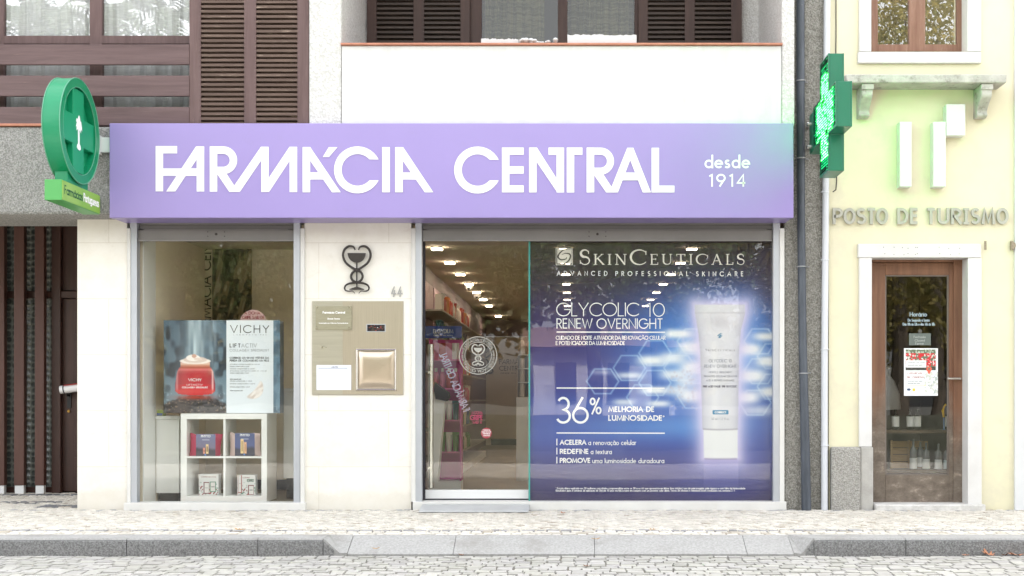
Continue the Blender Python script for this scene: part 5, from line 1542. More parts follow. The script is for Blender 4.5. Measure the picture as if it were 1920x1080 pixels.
# ------------------------------------------------------------------ the big window poster
yF = .092
def big_poster(X, Y):
    img = np.zeros(X.shape + (3,))
    t = (Y - 450) / 490.0
    stops = [(0, (26, 22, 34)), (.12, (34, 29, 46)), (.28, (56, 48, 92)), (.45, (64, 58, 122)), (.62, (58, 70, 150)), (.76, (54, 78, 166)), (.88, (50, 54, 124)), (1.0, (38, 34, 86))]
    for c in range(3):
        img[..., c] = np.interp(t, [s[0] for s in stops], [s[1][c] for s in stops])
    def glow(cx, cy, sx, sy, col, a):
        nonlocal img
        g = np.exp(-((X - cx) / sx) ** 2 - ((Y - cy) / sy) ** 2) * a
        img = img * (1 - g[..., None]) + np.array(col) * g[..., None]
    glow(1340, 660, 150, 110, (52, 132, 236), .98)
    glow(1340, 690, 110, 70, (120, 190, 255), .6)
    glow(1420, 600, 70, 60, (66, 140, 226), .6)
    glow(1250, 640, 80, 80, (90, 140, 215), .5)
    glow(1290, 800, 200, 26, (84, 150, 226), .75)
    glow(1180, 760, 160, 18, (104, 140, 214), .5)
    glow(1430, 830, 60, 60, (60, 84, 170), .6)
    glow(1445, 510, 40, 80, (52, 50, 84), .6)
    glow(1340, 890, 120, 50, (70, 80, 168), .5)
    # hexagon lattice
    hexc = []
    for cx, cy in ((1228, 662), (1275, 690), (1180, 690), (1228, 718), (1300, 640), (1130, 715), (1300, 742), (1425, 640), (1450, 668), (1425, 696), (1450, 725), (1205, 745), (1416, 755)):
        hexc.append((cx, cy))
    r = 30.0
    def edge_d(cx, cy):
        dx, dy = np.abs(X - cx), np.abs(Y - cy) * 1.12
        return np.maximum(dx * .866 + dy * .5, dy) - r * .866
    for i, (cx, cy) in enumerate(hexc):
        e = edge_d(cx, cy)
        ln = np.exp(-(e / 1.5) ** 2)
        img = lay(img, (176, 214, 250), ln * .65)
        if i % 3 == 0: img = lay(img, (66, 96, 176), (e < -2) * .22)
    # bright bars of light
    for cx, cy, sx, sy, a in ((1272, 626, 26, 7, .95), (1440, 631, 26, 7, .9), (1222, 676, 24, 8, .9), (1300, 652, 26, 11, .95), (1302, 690, 24, 12, .98), (1262, 672, 22, 10, .8), (1405, 655, 22, 10, .95), (1445, 678, 26, 9, .95), (1410, 705, 26, 11, .95), (1450, 735, 26, 9, .95), (1180, 704, 22, 5, .7), (1228, 732, 24, 6, .9), (1300, 742, 26, 11, .98), (1270, 732, 18, 8, .7), (1400, 745, 22, 10, .95), (1170, 754, 18, 5, .7), (1235, 757, 20, 5, .8), (1264, 702, 24, 8, .8), (1288, 715, 20, 10, .7), (1128, 698, 18, 4, .35), (1420, 770, 30, 8, .6)):
        sharp = np.exp(-np.abs((X - cx) / (sx * 1.15)) ** 3 - np.abs((Y - cy) / (sy * 1.25)) ** 2.2)
        img = lay(img, (244, 249, 255), np.minimum(sharp * a * 1.15, 1))
    rs = np.random.RandomState(3)
    for _ in range(60):
        cx, cy = rs.uniform(1255, 1320), rs.uniform(690, 770)
        g = np.exp(-((X - cx) ** 2 + (Y - cy) ** 2) / 3.0)
        img = lay(img, (205, 190, 200), g * .5)
    # halo round the tube, then the tube
    q = [(571, 1303, 1397), (588, 1303, 1397), (620, 1309, 1389), (655, 1312.5, 1386), (720, 1315, 1385), (804, 1317, 1383.5), (806, 1319, 1383), (857, 1320, 1383)]
    L = np.interp(Y, [a[0] for a in q], [a[1] for a in q]); Rr = np.interp(Y, [a[0] for a in q], [a[2] for a in q])
    dx = np.maximum(np.maximum(L - X, X - Rr), 0); dy = np.maximum(np.maximum(571 - Y, Y - 858), 0)
    dd = np.sqrt(dx ** 2 + dy ** 2)
    halo = np.exp(-(dd / 19.0) ** 1.4)
    img = lay(img, (226, 216, 250), halo * .9)
    u = np.clip((X - L) / (Rr - L), 0, 1)
    body = np.stack([232 - 34 * (np.abs(u - .5) * 2) ** 4, 232 - 34 * (np.abs(u - .5) * 2) ** 4, 240 - 24 * (np.abs(u - .5) * 2) ** 4], -1)
    shade = np.exp(-((X - 1350) / 30) ** 2 - ((Y - 604) / 13) ** 2)
    body = lay(body, (204, 202, 214), shade * .6)
    body = lay(body, (250, 250, 252), np.exp(-((u - .36) / .1) ** 2) * .5 * (Y > 640))
    body = lay(body, (222, 224, 232), ((Y < 586) & (np.abs(((X - 1303) % 3.2) - 1.6) > .8)) * .5)
    body = lay(body, (180, 178, 192), np.exp(-((Y - 586.5) / 1.0) ** 2) * .5)
    body = lay(body, (246, 247, 250), (Y > 806) * .85)
    body = lay(body, (150, 146, 164), np.exp(-((Y - 804.5 - 1.2 * (1 - (u * 2 - 1) ** 2)) / 1.3) ** 2) * .7)
    ins = smst(-.8, .8, np.minimum(np.minimum(X - L, Rr - X), np.minimum(Y - 571, 858.5 + 1.5 * (1 - (u * 2 - 1) ** 2) - Y)))
    img = img * (1 - ins[..., None]) + body * ins[..., None]
    img = lay(img, (150, 140, 170), np.exp(-((Y - 860.5) / 1.5) ** 2) * ((X > 1321) & (X < 1382)) * .6)
    refl = np.exp(-(Y - 860) / 26.0) * ((Y > 861) & (X > 1319) & (X < 1384))
    img = lay(img, (176, 170, 226), refl * .6)
    return img
WP_ = thing('window_poster', 'tall blue and violet skincare advertisement covering the right half of the shop glass', 'poster', (px(1222, yF), yF, pz(940, yF)))
b = picture(993.8, 1449, 450.5, 940, yF, 300, 322, big_poster, .92)
part('film', b, vcol('printed_film', .4, .3, through=.13), WP_)
yP1 = yF - .0016
m_pt = M('poster_white', (.82, .82, .84), .5)
b = MB(); pl = front(yP1)
hs_px = [28, 20, 20, 20, 28, 20, 20, 20, 20, 20, 20, 20, 20]
serif_text(b, 'SKINCEUTICALS', pl, px(1087, yP1), px(1396, yP1), pz(496.3, yP1), [h * (D + yP1) / F for h in hs_px], .2)
part('brand_lettering', b, M('poster_silver', S(222, 218, 210, 1), .5), WP_)
b = MB()
ptext(b, 'ADVANCED', 1044, 1139, 508, 517, yP1, .13, 1.0); ptext(b, 'PROFESSIONAL', 1154, 1291, 508.5, 517.5, yP1, .13, 1.0); ptext(b, 'SKINCARE', 1305, 1394, 509, 518, yP1, .13, 1.0)
ptext(b, 'GLYCOLIC', 1043, 1198, 567.5, 593, yP1, .062, .12); ptext(b, '10', 1211, 1246.5, 568, 594, yP1, .062, .16)
ptext(b, 'RENEW', 1043.5, 1111, 597, 616, yP1, .09, .20); ptext(b, 'OVERNIGHT', 1118.5, 1243, 597, 616.5, yP1, .09, .20)
ptext(b, 'CUIDADO DE NOITE ATIVADOR DA RENOVAÇÃO CELULAR', 1042, 1248, 629.5, 637, yP1, .14, .14); ptext(b, 'E POTENCIADOR DA LUMINOSIDADE', 1042, 1172, 639.5, 647, yP1, .14, .14)
for q, p1 in ((622.5, 1247), (727.5, 1246), (811.8, 1246.5)):
    b.prism(pl, ppoly([(1043.5, q + 1.1), (1043.5, q - 1.1), (p1, q - .6), (p1, q + 1.6)], yP1), 0, 0)
ptext(b, '3', 1043, 1071, 744, 794.5, yP1, .085, .1); ptext(b, '6', 1072.5, 1104, 744.5, 794.5, yP1, .085, .1); ptext(b, '%', 1105.5, 1128, 745.5, 777, yP1, .10, .1)
ptext(b, 'MELHORIA DE', 1140.5, 1227.5, 762, 772.5, yP1, .2, .26); ptext(b, 'LUMINOSIDADE*', 1140.5, 1246, 778.5, 789, yP1, .2, .24)
for (s1_, p1_, s2_, pa, pb_, q) in (('ACELERA', 1099.5, 'a renovação celular', 1103, 1193, 824.5), ('REDEFINE', 1104, 'a textura', 1107.5, 1147, 841.5), ('PROMOVE', 1107.5, 'uma luminosidade duradoura', 1110.5, 1245.5, 858.5)):
    ptext(b, s1_, 1049.5, p1_, q, q + 9.6, yP1, .2, .24)
    ptext(b, s2_, pa, pb_, q + .4, q + 10, yP1, .11, .22)
    b.prism(pl, ppoly([(1043.2, q - 2), (1045, q - 2), (1045, q + 10.5), (1043.2, q + 10.5)], yP1), 0, 0)
ptext(b, '* Estudo clínico realizado em 50 mulheres com idades compreendidas entre os 30 e os 64 que apresentavam linhas finas (rídulas), tom de pele irregular, pele áspera e com falta de luminosidade.', 1042, 1398, 913.6, 917.4, yP1, .15, .2)
ptext(b, 'Resultados após 8 semanas de aplicação de Glycolic 10 uma vez/dia à noite em conjunto com um protetor solar diário. Testes de eficácia e tolerância foram conduzidos nas semanas 2, 4', 1042, 1378, 917.9, 921.7, yP1, .15, .2)
part('lettering', b, m_pt, WP_)
# square swirl logo
b = MB()
sq = lambda a, c, e, f: ppoly([(a, c), (e, c), (e, f), (a, f)], yP1)
for r_ in ((1042.2, 465, 1074, 466), (1042.2, 496, 1074, 497), (1042.2, 466, 1043.2, 496), (1073, 466, 1074, 496)): b.prism(pl, sq(*r_), 0, 0)
b.prism(pl, sq(1045, 467, 1072, 494), 0, .0002)
L_ = part('logo', b, M('logo_silver', S(216, 212, 204, 1), .5), WP_)
b = MB()
sw1 = catmull([(1075, 466.5), (1060, 467.5), (1050, 474), (1046.5, 482), (1052, 487), (1061, 485.5), (1062.5, 482)], 5)
n1 = len(sw1); stroke(b, pl, [(px(a, yP1), pz(c, yP1)) for a, c in sw1], [(.004 + .010 * math.sin(math.pi * min(1, i / n1 * 1.02))) for i in range(n1)], .0005)
sw2 = catmull([(1053, 478), (1060, 475), (1068, 476.5), (1069.5, 482), (1065, 490), (1056, 495.5), (1046, 494.5)], 5)
n2 = len(sw2); stroke(b, pl, [(px(a, yP1), pz(c, yP1)) for a, c in sw2], [(.002 + .012 * math.sin(math.pi * i / n2)) for i in range(n2)], .0007)
part('swirl', b, M('logo_dark', S(66, 58, 56), .5), L_)
# print on the tube
b = MB()
serif_text(b, 'SKINCEUTICALS', pl, px(1323, yP1), px(1378, yP1), pz(658.5, yP1), [h * (D + yP1) / F for h in [4.4, 3.4, 3.4, 3.4, 4.4, 3.4, 3.4, 3.4, 3.4, 3.4, 3.4, 3.4, 3.4]], .3)
ptext(b, 'FREE ACID VALUE: 10% GLYCOLIC', 1318, 1382, 722.5, 726.5, yP1, .2, .24)
part('tube_dark_print', b, M('tube_dark_ink', S(120, 118, 140), .5), WP_)
b = MB()
ptext(b, 'GLYCOLIC 10', 1329, 1372, 673.5, 679.5, yP1, .12, .24); ptext(b, 'RENEW OVERNIGHT', 1320.5, 1381, 683.5, 689.5, yP1, .12, .24)
ptext(b, 'NIGHTLY TREATMENT', 1329, 1372, 696, 699.6, yP1, .14, .3); ptext(b, 'PROMOTES CELLULAR TURNOVER', 1320, 1382, 703.6, 707.2, yP1, .14, .26); ptext(b, 'AND A REFINED RADIANCE', 1324, 1377, 711.4, 715, yP1, .14, .3)
ptext(b, '50 ml / 1.7 fl oz', 1334, 1367, 783, 787.5, yP1, .12, .34)
part('tube_grey_print', b, M('tube_grey_ink', S(170, 176, 196), .5), WP_)
b = MB()
b.prism(pl, ppoly([(1336, 770), (1337, 769), (1365, 769), (1366, 770), (1366, 776), (1365, 777), (1337, 777), (1336, 776)], yP1), 0, 0)
for a in (((1345, 629), (1350, 625), (1355, 625.5), (1349, 627.5), (1346, 631)), ((1354.5, 629.5), (1350, 634), (1345, 633.5), (1351, 631.5), (1354, 628)), ((1347, 631.5), (1350, 628), (1353, 627.8), (1350, 631.6))): b.prism(pl, ppoly(a, yP1), 0, 0)
o = part('tube_badge', b, M('tube_blue_ink', S(70, 160, 210), .5), WP_)
b = MB(); ptext(b, 'CORRECT', 1340, 1362, 771.2, 775, yP1 - .0006, .24, .3); part('badge_lettering', b, m_pt, o)

KS = 0.8
# ------------------------------------------------------------------ left display window
yK = .25
CU = thing('cube_shelf', 'white open cube shelf with four compartments in the display window', 'shelf', (px(419, yK), yK + .2, pz(941, yK)))
x0, x1, z0, z1 = px(338.5, yK), px(500.5, yK), pz(941, yK), pz(775.5, yK)
xl, xm0, xm1, xr = px(350, yK), px(418.5, yK), px(422.5, yK), px(490, yK)
b = MB()
kd = .39
b.box(x0, x1, yK, yK + kd, pz(786, yK), z1); b.box(x0, x1, yK, yK + kd, z0, pz(930.5, yK))
b.box(x0, xl, yK + .0005, yK + kd - .0005, pz(930.5, yK), pz(786, yK)); b.box(xr, x1, yK + .0005, yK + kd - .0005, pz(930.5, yK), pz(786, yK))
part('carcass', b, m_white, CU, bev=.003)
b = MB(); b.box(xm0, xm1, yK + .004, yK + kd - .004, pz(930.5, yK), pz(786, yK)); part('divider', b, m_white, CU)
b = MB(); b.box(xl, xm0, yK + .003, yK + kd - .003, pz(859, yK), pz(855.5, yK)); b.box(xm1, xr, yK + .003, yK + kd - .003, pz(859, yK), pz(855.5, yK)); part('shelf_board', b, m_white, CU)
# display carton on top of it
yV_ = .30
def box_art(X, Y):
    img = np.zeros(X.shape + (3,))
    t = (Y - 600) / 173.0
    st = vnoise(X, Y, 5.0, 60.0, 7); s2 = vnoise(X, Y, 2.2, 40.0, 8); f = vnoise(X, Y, 9.0, 14.0, 9)
    for c, (a, e) in enumerate(((86, 112), (108, 134), (124, 146))): img[..., c] = a + (e - a) * t
    img = lay(img, (34, 42, 52), smst(.3, .75, f) * .85 * (1 - np.exp(-((X - 368) / 30) ** 2)))
    img = lay(img, (212, 228, 234), np.exp(-((X - 366) / 18.0) ** 2) * (.25 + .75 * st) * smst(1.0, .25, t) * .95)
    img = lay(img, (190, 210, 220), np.exp(-((X - 400) / 9.0) ** 2) * (.2 + .8 * s2) * smst(.9, .1, t) * .7)
    img = lay(img, (146, 166, 178), np.exp(-((Y - 738) / 26.0) ** 2) * .45)
    # rock
    rk = smst(-3, 3, Y - (744 + 10 * np.abs((X - 366) / 45.0) ** 2 - 4 * vnoise(X, Y, 7, 7, 4)))
    img = lay(img, (74, 70, 72), rk); img = lay(img, (40, 38, 40), rk * smst(.4, .8, vnoise(X, Y, 6, 3, 12)))
    img = lay(img, (150, 130, 108), rk * smst(.72, .9, vnoise(X, Y, 3, 2.5, 13)) * .7)
    img = lay(img, (170, 190, 200), smst(.7, .95, vnoise(X, Y, 3, 3, 14)) * ((Y > 735) & ((X < 322) | (X > 408))) * .7)
    # glass jar
    def ell(cx, cy, rx, ry): return smst(1.06, .94, np.sqrt(((X - cx) / rx) ** 2 + ((Y - cy) / ry) ** 2))
    half = np.interp(Y, [690, 697, 720, 733, 740], [30, 33.5, 37.5, 37.5, 30])
    body = smst(.8, -.8, np.abs(X - 366) - half) * ((Y > 689) & (Y < 738 + 3 * (1 - ((X - 366) / 38) ** 2)))
    u = (X - 366) / 38.0
    red = np.stack([190 - 60 * np.abs(u) ** 3 + 20 * (t > .7), 46 + 18 * (Y < 700), 58 + 12 * (Y < 700)], -1)
    img = img * (1 - body[..., None]) + red * body[..., None]
    img = lay(img, (236, 150, 140), body * np.exp(-((Y - 693) / 3.0) ** 2) * .6)
    img = lay(img, (255, 226, 220), body * np.exp(-((u - .86) / .05) ** 2) * .8); img = lay(img, (244, 190, 186), body * np.exp(-((u + .9) / .06) ** 2) * .6)
    img = lay(img, (214, 74, 70), body * np.exp(-((Y - 734) / 4.0) ** 2) * .8)
    neck = ((np.abs(X - 366) < 28) & (Y > 677) & (Y < 691)) * 1.0
    img = lay(img, (214, 140, 110), neck * .9); img = lay(img, (240, 214, 196), neck * np.exp(-((Y - 682) / 2.2) ** 2) * .8); img = lay(img, (160, 60, 52), neck * np.exp(-((Y - 689) / 1.8) ** 2) * .7)
    img = lay(img, (246, 236, 228), ell(366, 677, 29, 5.5)); img = lay(img, (224, 204, 192), ell(366, 674.5, 22, 6) * .9); img = lay(img, (250, 242, 236), ell(362, 671, 13, 6))
    img = lay(img, (214, 170, 152), ell(364, 667.5, 4.5, 3.6)); img = lay(img, (236, 216, 206), ell(371, 673, 8, 2.5))
    img = lay(img, (196, 58, 40), np.exp(-((X - 366) / 30.0) ** 2 - ((Y - 745) / 4.0) ** 2) * .8)
    # white panel
    wpn = smst(-.6, .6, X - 424.5) * smst(.6, -.6, X - 512.5)
    img = lay(img, (226, 233, 238), wpn)
    sm_ = smst(1.1, .85, np.sqrt((((X - 482) * .80 + (Y - 736) * .60) / 22.0) ** 2 + ((-(X - 482) * .60 + (Y - 736) * .80 + .012 * ((X - 482) * .8 + (Y - 736) * .6) ** 2 - 1.5) / 6.5) ** 2) * 0 + np.sqrt((((X - 481) * .66 - (Y - 734) * .75) / 20.0) ** 2 + ((((X - 481) * .75 + (Y - 734) * .66) - .02 * ((X - 481) * .66 - (Y - 734) * .75) ** 2 * -1 - 3.0) / 8.0) ** 2))
    img = lay(img, (214, 200, 190), sm_ * wpn); img = lay(img, (240, 234, 228), sm_ * wpn * smst(.4, .7, vnoise(X + Y * .8, Y, 5, 9, 3)))
    band = (X > 512.5) * 1.0
    img = lay(img, (104, 142, 166), band * .5)
    return img
DB = thing('display_carton', 'large advertising carton with a red cream jar, on top of the cube shelf', 'carton', (px(416, yV_), yV_ + .1, z1))
b = MB().box(px(307, yV_), px(525, yV_), yV_, yV_ + .16, pz(774.5, yV_), pz(600.5, yV_)); part('box', b, M('carton_blue_grey', S(110, 130, 144), .5), DB, bev=.004)
b = picture(307, 525, 600.5, 774.5, yV_ - .0015, 218, 174, box_art, 1.0); part('printed_front', b, vcol('glossy_print', .35), DB)
y_ = yV_ - .003
b = MB()
ptext(b, 'VICHY', 431.5, 505, 609.5, 624.5, y_, .10, .34); ptext(b, 'LIFT', 430.5, 451.5, 644, 651.5, y_, .18, .36)
ptext(b, 'CORRIGE OS SINAIS VISÍVEIS DA', 430.5, 504.5, 669, 672.8, y_, .18, .24); ptext(b, 'PERDA DE COLAGÉNIO NA PELE', 430.5, 504.5, 674.2, 678, y_, .18, .24)
part('dark_lettering', b, m_dark_text, DB)
b = MB()
ptext(b, 'ACTIV', 452.5, 481.5, 644, 651.5, y_, .09, .3); ptext(b, 'COLLAGEN SPECIALIST', 430.5, 504.5, 654.5, 659, y_, .11, .3)
ptext(b, 'LABORATOIRES', 438, 500, 627, 628.6, y_, .2, .8)
for q, p1 in ((681.5, 487), (685.6, 467), (690, 477), (694, 500), (698, 466), (709.5, 452), (713, 472), (718, 478), (724, 468), (731, 455)): ptext(b, 'eficácia comprovada e visível', 431, p1, q, q + 2.4, y_, .15, .2)
part('grey_lettering', b, m_grey_text, DB)
b = MB(); ptext(b, 'VICHY', 353, 378, 709.5, 715, y_, .16, .26); ptext(b, 'LIFTACTIV', 350, 380, 719.8, 723, y_, .16, .4); ptext(b, 'COLLAGEN SPECIALIST', 341, 390, 724.8, 728, y_, .22, .26)
part('jar_lettering', b, m_white_text, DB)
# pouches: a soft bag with a printed paper sleeve
def pouch(p0, p1, q0, q1, s0, s1_, mat, art, lab, tilt):
    y = .33; zb = pz(855.5, yK) + .001
    X0, X1 = px(p0, y), px(p1, y); H = pz(q0, y) - pz(q1, y)
    t = thing('gift_pouch', lab, 'pouch', ((X0 + X1) / 2, y, zb))
    mb = MB(); NX_, NZ = 18, 10
    for side in (-1, 1):
        for j in range(NZ + 1):
            for i in range(NX_ + 1):
                u, v = i / NX_, j / NZ
                bulge = .055 * (1 - (2 * u - 1) ** 4) * (math.sin(math.pi * min(1, v * .93 + .07))) ** .6
                xx = X0 + (X1 - X0) * u + tilt * H * (v - .5) * (1 if u > .5 else .2) - .008 * math.sin(math.pi * v) * (1 - 2 * u) * -1
                zz = zb + H * v * (1 - .05 * math.sin(math.pi * u) + .03 * math.sin(u * 17 + 1)) 
                mb.v.append((xx, y + side * bulge + .003 * math.sin(u * 40 + v * 9) * (abs(2 * u - 1) > .5), zz))
    W = NX_ + 1; B = W * (NZ + 1)
    for j in range(NZ):
        for i in range(NX_):
            a = j * W + i
            mb.f.append((a, a + 1, a + W + 1, a + W)); mb.f.append((B + a, B + a + W, B + a + W + 1, B + a + 1))
    part('bag', mb, mat, t, sm=True)
    yy = y - .062
    sl = picture(s0, s1_, q0 + 1, q1, yy, 40, 44, art, .9)
    part('sleeve', sl, vcol('sleeve_print', .4), t)
    b = MB(); ptext(b, 'PHYTO', (s0 + s1_) / 2 - 9, (s0 + s1_) / 2 + 9, q0 + 2.5, q0 + 7, yy - .001, .2, .2); part('lettering', b, m_white_text, t)
def sleeve_art(seed, c0, c1, bottles):
    def fn(X, Y):
        y0, y1 = Y.min(), Y.max(); t = (Y - y0) / (y1 - y0)
        img = np.zeros(X.shape + (3,))
        for c in range(3): img[..., c] = c0[c] + (c1[c] - c0[c]) * t
        img = lay(img, (52, 50, 62), smst(.62, .8, t + .1 * vnoise(X, Y, 8, 5, seed)) * .8)
        for bx, bt, bw, col in bottles:
            img = lay(img, col, ((np.abs(X - bx) < bw) & (Y > bt) & (Y < y1 - 4)) * 1.0); img = lay(img, (90, 60, 40), ((np.abs(X - bx) < bw * .4) & (Y > bt + 4) & (Y < y1 - 8)) * .6)
        xc = (X.min() + X.max()) / 2
        img = lay(img, (90, 140, 220), ((X - xc + 1) ** 2 + (Y - y1 + 2.5) ** 2 < 2.5) * 1.0); img = lay(img, (210, 212, 225), ((np.abs(Y - y0 - 11) < 1) & (np.abs(X - xc) < 7)) * .6)
        return img
    return fn
pouch(355.5, 416, 813, 855, 367.5, 404, M('crimson_cloth', S(196, 50, 92), .6, bump=.4, bs=30), sleeve_art(1, (116, 122, 158), (126, 110, 130), [(382.5, 840, 1.6, (226, 150, 130)), (388.5, 833, 2.4, (238, 206, 150))]), 'crimson cloth pouch with a slate blue paper sleeve, in the upper left compartment', .12)
pouch(430.5, 489.5, 811, 854.5, 440.5, 477.5, M('blush_cloth', S(222, 196, 190), .6, bump=.4, bs=30), sleeve_art(2, (72, 84, 130), (86, 96, 150), [(454, 823, 2.4, (238, 208, 150)), (460, 829, 2.0, (232, 180, 140))]), 'pale pink cloth pouch with a navy blue paper sleeve, in the upper right compartment', -.06)
def carton_art(seed):
    def fn(X, Y):
        img = np.zeros(X.shape + (3,)) + [236, 236, 234]
        y0, y1 = Y.min(), Y.max(); xc = (X.min() + X.max()) / 2; w = X.max() - X.min()
        n = vnoise(X, Y, 2.6, 2.6, seed)
        low = smst(y0 + 14, y0 + 30, Y)
        img = lay(img, (150, 52, 56), ((n > .60) & (np.abs(((X + Y * .8) % 6.5) - 3.2) < 1.6) & (Y > y0 + 22)) * .9); img = lay(img, (60, 120, 92), ((n < .24) & (Y > y0 + 14)) * .8)
        for (cx, cy, ww, hh, col) in (((xc - 4, y1 - 14, 5.5, 11, (128, 50, 50)), (xc + 8, y1 - 16, 5.5, 10, (110, 150, 128))) if seed == 21 else ((xc + 9, y1 - 10, 5.5, 9.5, (128, 50, 50)), (xc + 8, y1 - 28, 6.5, 2.4, (96, 130, 110)), (xc - 12, y1 - 22, 4, 18, (170, 80, 80)))):
            img = lay(img, col, ((np.abs(X - cx) < ww) & (np.abs(Y - cy) < hh)) * 1.0); img = lay(img, (238, 234, 230), ((np.abs(X - cx) < ww - 1.3) & (np.abs(Y - cy) < hh - 1.6)) * 1.0)
            img = lay(img, (120, 118, 118), ((np.abs(X - cx) < ww - 2.4) & (np.abs(Y - cy) < .7)) * .8)
        return img
    return fn
for p0, p1, q0, sd, lab in ((372.5, 410, 889, 21, 'white gift box printed with two small bottles, in the lower left compartment'), (444.5, 479, 890.5, 22, 'narrower white gift box with red ornaments and one bottle, in the lower right compartment')):
    y = .42; zb = pz(930.5, yK) + .001
    t = thing('gift_box', lab, 'box', (px((p0 + p1) / 2, y), y, zb))
    b = MB().box(px(p0, y), px(p1, y), y, y + .08, zb, pz(q0, y)); part('box', b, M('white_card', (.74, .74, .73), .5), t, bev=.002)
    b = picture(p0 + .4, p1 - .4, q0 + .4, 930.2 - 1.5, y - .0012, 44, 48, carton_art(sd), .9); part('printed_front', b, vcol('card_print', .4), t)
    b = MB(); ptext(b, 'COFFRET DE NATAL' if sd == 21 else 'COFFRET', (p0 + p1) / 2 - (14 if sd == 21 else 7), (p0 + p1) / 2 + (14 if sd == 21 else 7), q0 + 4, q0 + 6.3, y - .002, .18, .2); part('lettering', b, M('red_brown_ink', S(160, 96, 96), .5), t)
# furniture behind
def cabinet(name, p0, p1, q0, q1, y, dep, lab, mat, top=.03, plinth=.08):
    x0, x1, z1 = px(p0, y), px(p1, y), pz(q0, y)
    t = thing(name, lab, 'cabinet', ((x0 + x1) / 2, y + dep / 2, ZF))
    b = MB().box(x0 + .01, x1 - .01, y + .01, y + dep, ZF + plinth, z1 - top - .002); part('carcass', b, mat, t, bev=.003)
    b = MB().box(x0, x1, y, y + dep, z1 - top, z1); part('top', b, m_white, t, bev=.003)
    b = MB().box(x0 + .03, x1 - .03, y + .05, y + dep - .02, ZF + .002, ZF + plinth - .002); part('plinth', b, m_bronze, t)
    return t
cabinet('counter', 290, 337, 780, 900, .45, .4, 'low white counter behind the cube shelf, at the left of the display window', m_white)
b = MB(); yy = .50
b.box(px(293, yy), px(305, yy), yy, yy + .1, pz(780, .45) + .001, pz(768.5, yy)); 
GB = thing('lime_box', 'small lime green packet on the left counter in the display window', 'packet', (px(297, yy), yy, pz(780, .45)))
part('packet', b, M('lime_card', S(176, 200, 50), .5), GB, bev=.003)
b = MB().box(px(293, yy) + .002, px(305, yy) - .002, yy - .003, yy - .0005, pz(780, .45) + .002, pz(774.5, yy)); part('blue_band', b, M('blue_card', S(84, 110, 160), .5), GB)
cabinet('counter', 529, 600, 728, 900, .75, .6, 'tall pale counter at the right of the display window behind the glass', m_white, plinth=.2)
b = MB().box(-3.3, -1.9, .21, .225, ZF + .001, ZF + .012); single('floor_strip', b, M('red_strip', S(190, 60, 70), .5), 'thin red strip on the floor of the display window', 'strip')
yb = 2.06
BN = thing('wall_banner', 'narrow dark banner with pale brush strokes hanging behind the display window', 'banner', (px(432, yb), yb, pz(596, yb)))
def banner_art(X, Y):
    img = np.zeros(X.shape + (3,)) + [58, 50, 44]
    n = vnoise(X + Y * .25, Y, 6.0, 30.0, 31)
    img = lay(img, (150, 136, 112), smst(.52, .6, n) * 1.0); img = lay(img, (30, 27, 26), smst(.3, .2, n) * .9); img = lay(img, (196, 186, 166), smst(.78, .84, n))
    return img
b = picture(398, 472, 458, 600, yb, 60, 90, banner_art, .8); part('fabric', b, vcol('banner_print', .6), BN)
b = MB(); text(b, 'FARMÁCIA CENTRAL', ((px(396, yb), yb, pz(640, yb)), (0, 0, 1), (-1, 0, 0), (0, -1, 0)), 0, 0, .105, .13, 1.32, .2)
part('lettering', b, M('dark_brown_print', S(48, 38, 32), .5), BN)
yst = .11
ST = thing('round_sticker', 'round pink sticker with red hand lettering showing above the advertising carton', 'sticker', (px(475, .5), .5, pz(625, .5)))
b = MB(); disc(b, px(475, .5), .5, pz(606, .5), .125, .004, 40); part('disc', b, M('pink_paper', S(232, 188, 186), .5), ST)
b = MB(); ptext(b, 'A DONA', 458, 488, 584, 590, .4945, .17, .2); ptext(b, 'GRIPE SAIU DE', 454, 496, 592, 598, .4945, .17, .2); part('lettering', b, M('dark_red_ink', S(160, 40, 60), .5), ST)

KS = 1.0
# ------------------------------------------------------------------ inside, seen through the glass door
lamp = emit('warm_lamp', (1.0, .80, .60), 11.0)
m_bezel = M('lamp_bezel', (.3, .27, .23), .5)
ordn = ['first', 'second', 'third', 'fourth', 'fifth', 'sixth', 'seventh', 'eighth', 'ninth']
CL = None
for row, (xr_, rn) in enumerate(((-.868, 'above the product shelves'), (.46, 'behind the poster logo'), (1.783, 'behind the poster name'))):
    for k in range(9 if row == 0 else 7):
        if row == 0 and k == 7: continue
        y = 1.9 + 1.4 * k
        lab = ordn[k if k < 8 else 7] + ' ceiling light from the street in the row ' + rn
        if CL is None:
            CL = thing('ceiling_light', lab, 'ceiling light', (xr_, y, ZC - .001), 'lit ceiling lights in the shop')
            b = MB(); b.box(xr_ - .056, xr_ + .056, y - .055, y + .055, ZC - .014, ZC - .002); part('bezel', b, m_bezel, CL)
            b = MB(); b.box(xr_ - .052, xr_ + .052, y - .05, y + .05, ZC - .026, ZC - .0145); part('diffuser', b, lamp, CL)
        else: copy_thing(CL, (xr_, y, ZC - .001), lab, 'lit ceiling lights in the shop')
for i, (p_, q_, y, lab) in enumerate(((879, 540, 6.3, 'white dome camera under the ceiling, nearer the street of the two'), (894.5, 556, 7.8, 'white dome camera under the ceiling, farther from the street of the two'))):
    x = px(p_, y); t = thing('dome_camera', lab, 'camera', (x, y, ZC - .002), 'ceiling dome cameras')
    b = MB(); b.lathe(x, y, [(.03, pz(q_, y) - .03), (.055, pz(q_, y) - .01), (.065, pz(q_, y) + .02), (.06, pz(q_, y) + .04), (.02, ZC - .003)], 16); part('housing', b, m_white, t, sm=True)
    b = MB(); b.lathe(x, y - .045, [(.006, pz(q_, y) - .028), (.022, pz(q_, y) - .012), (.006, pz(q_, y) + .006)], 10); part('lens', b, m_black, t, sm=True)
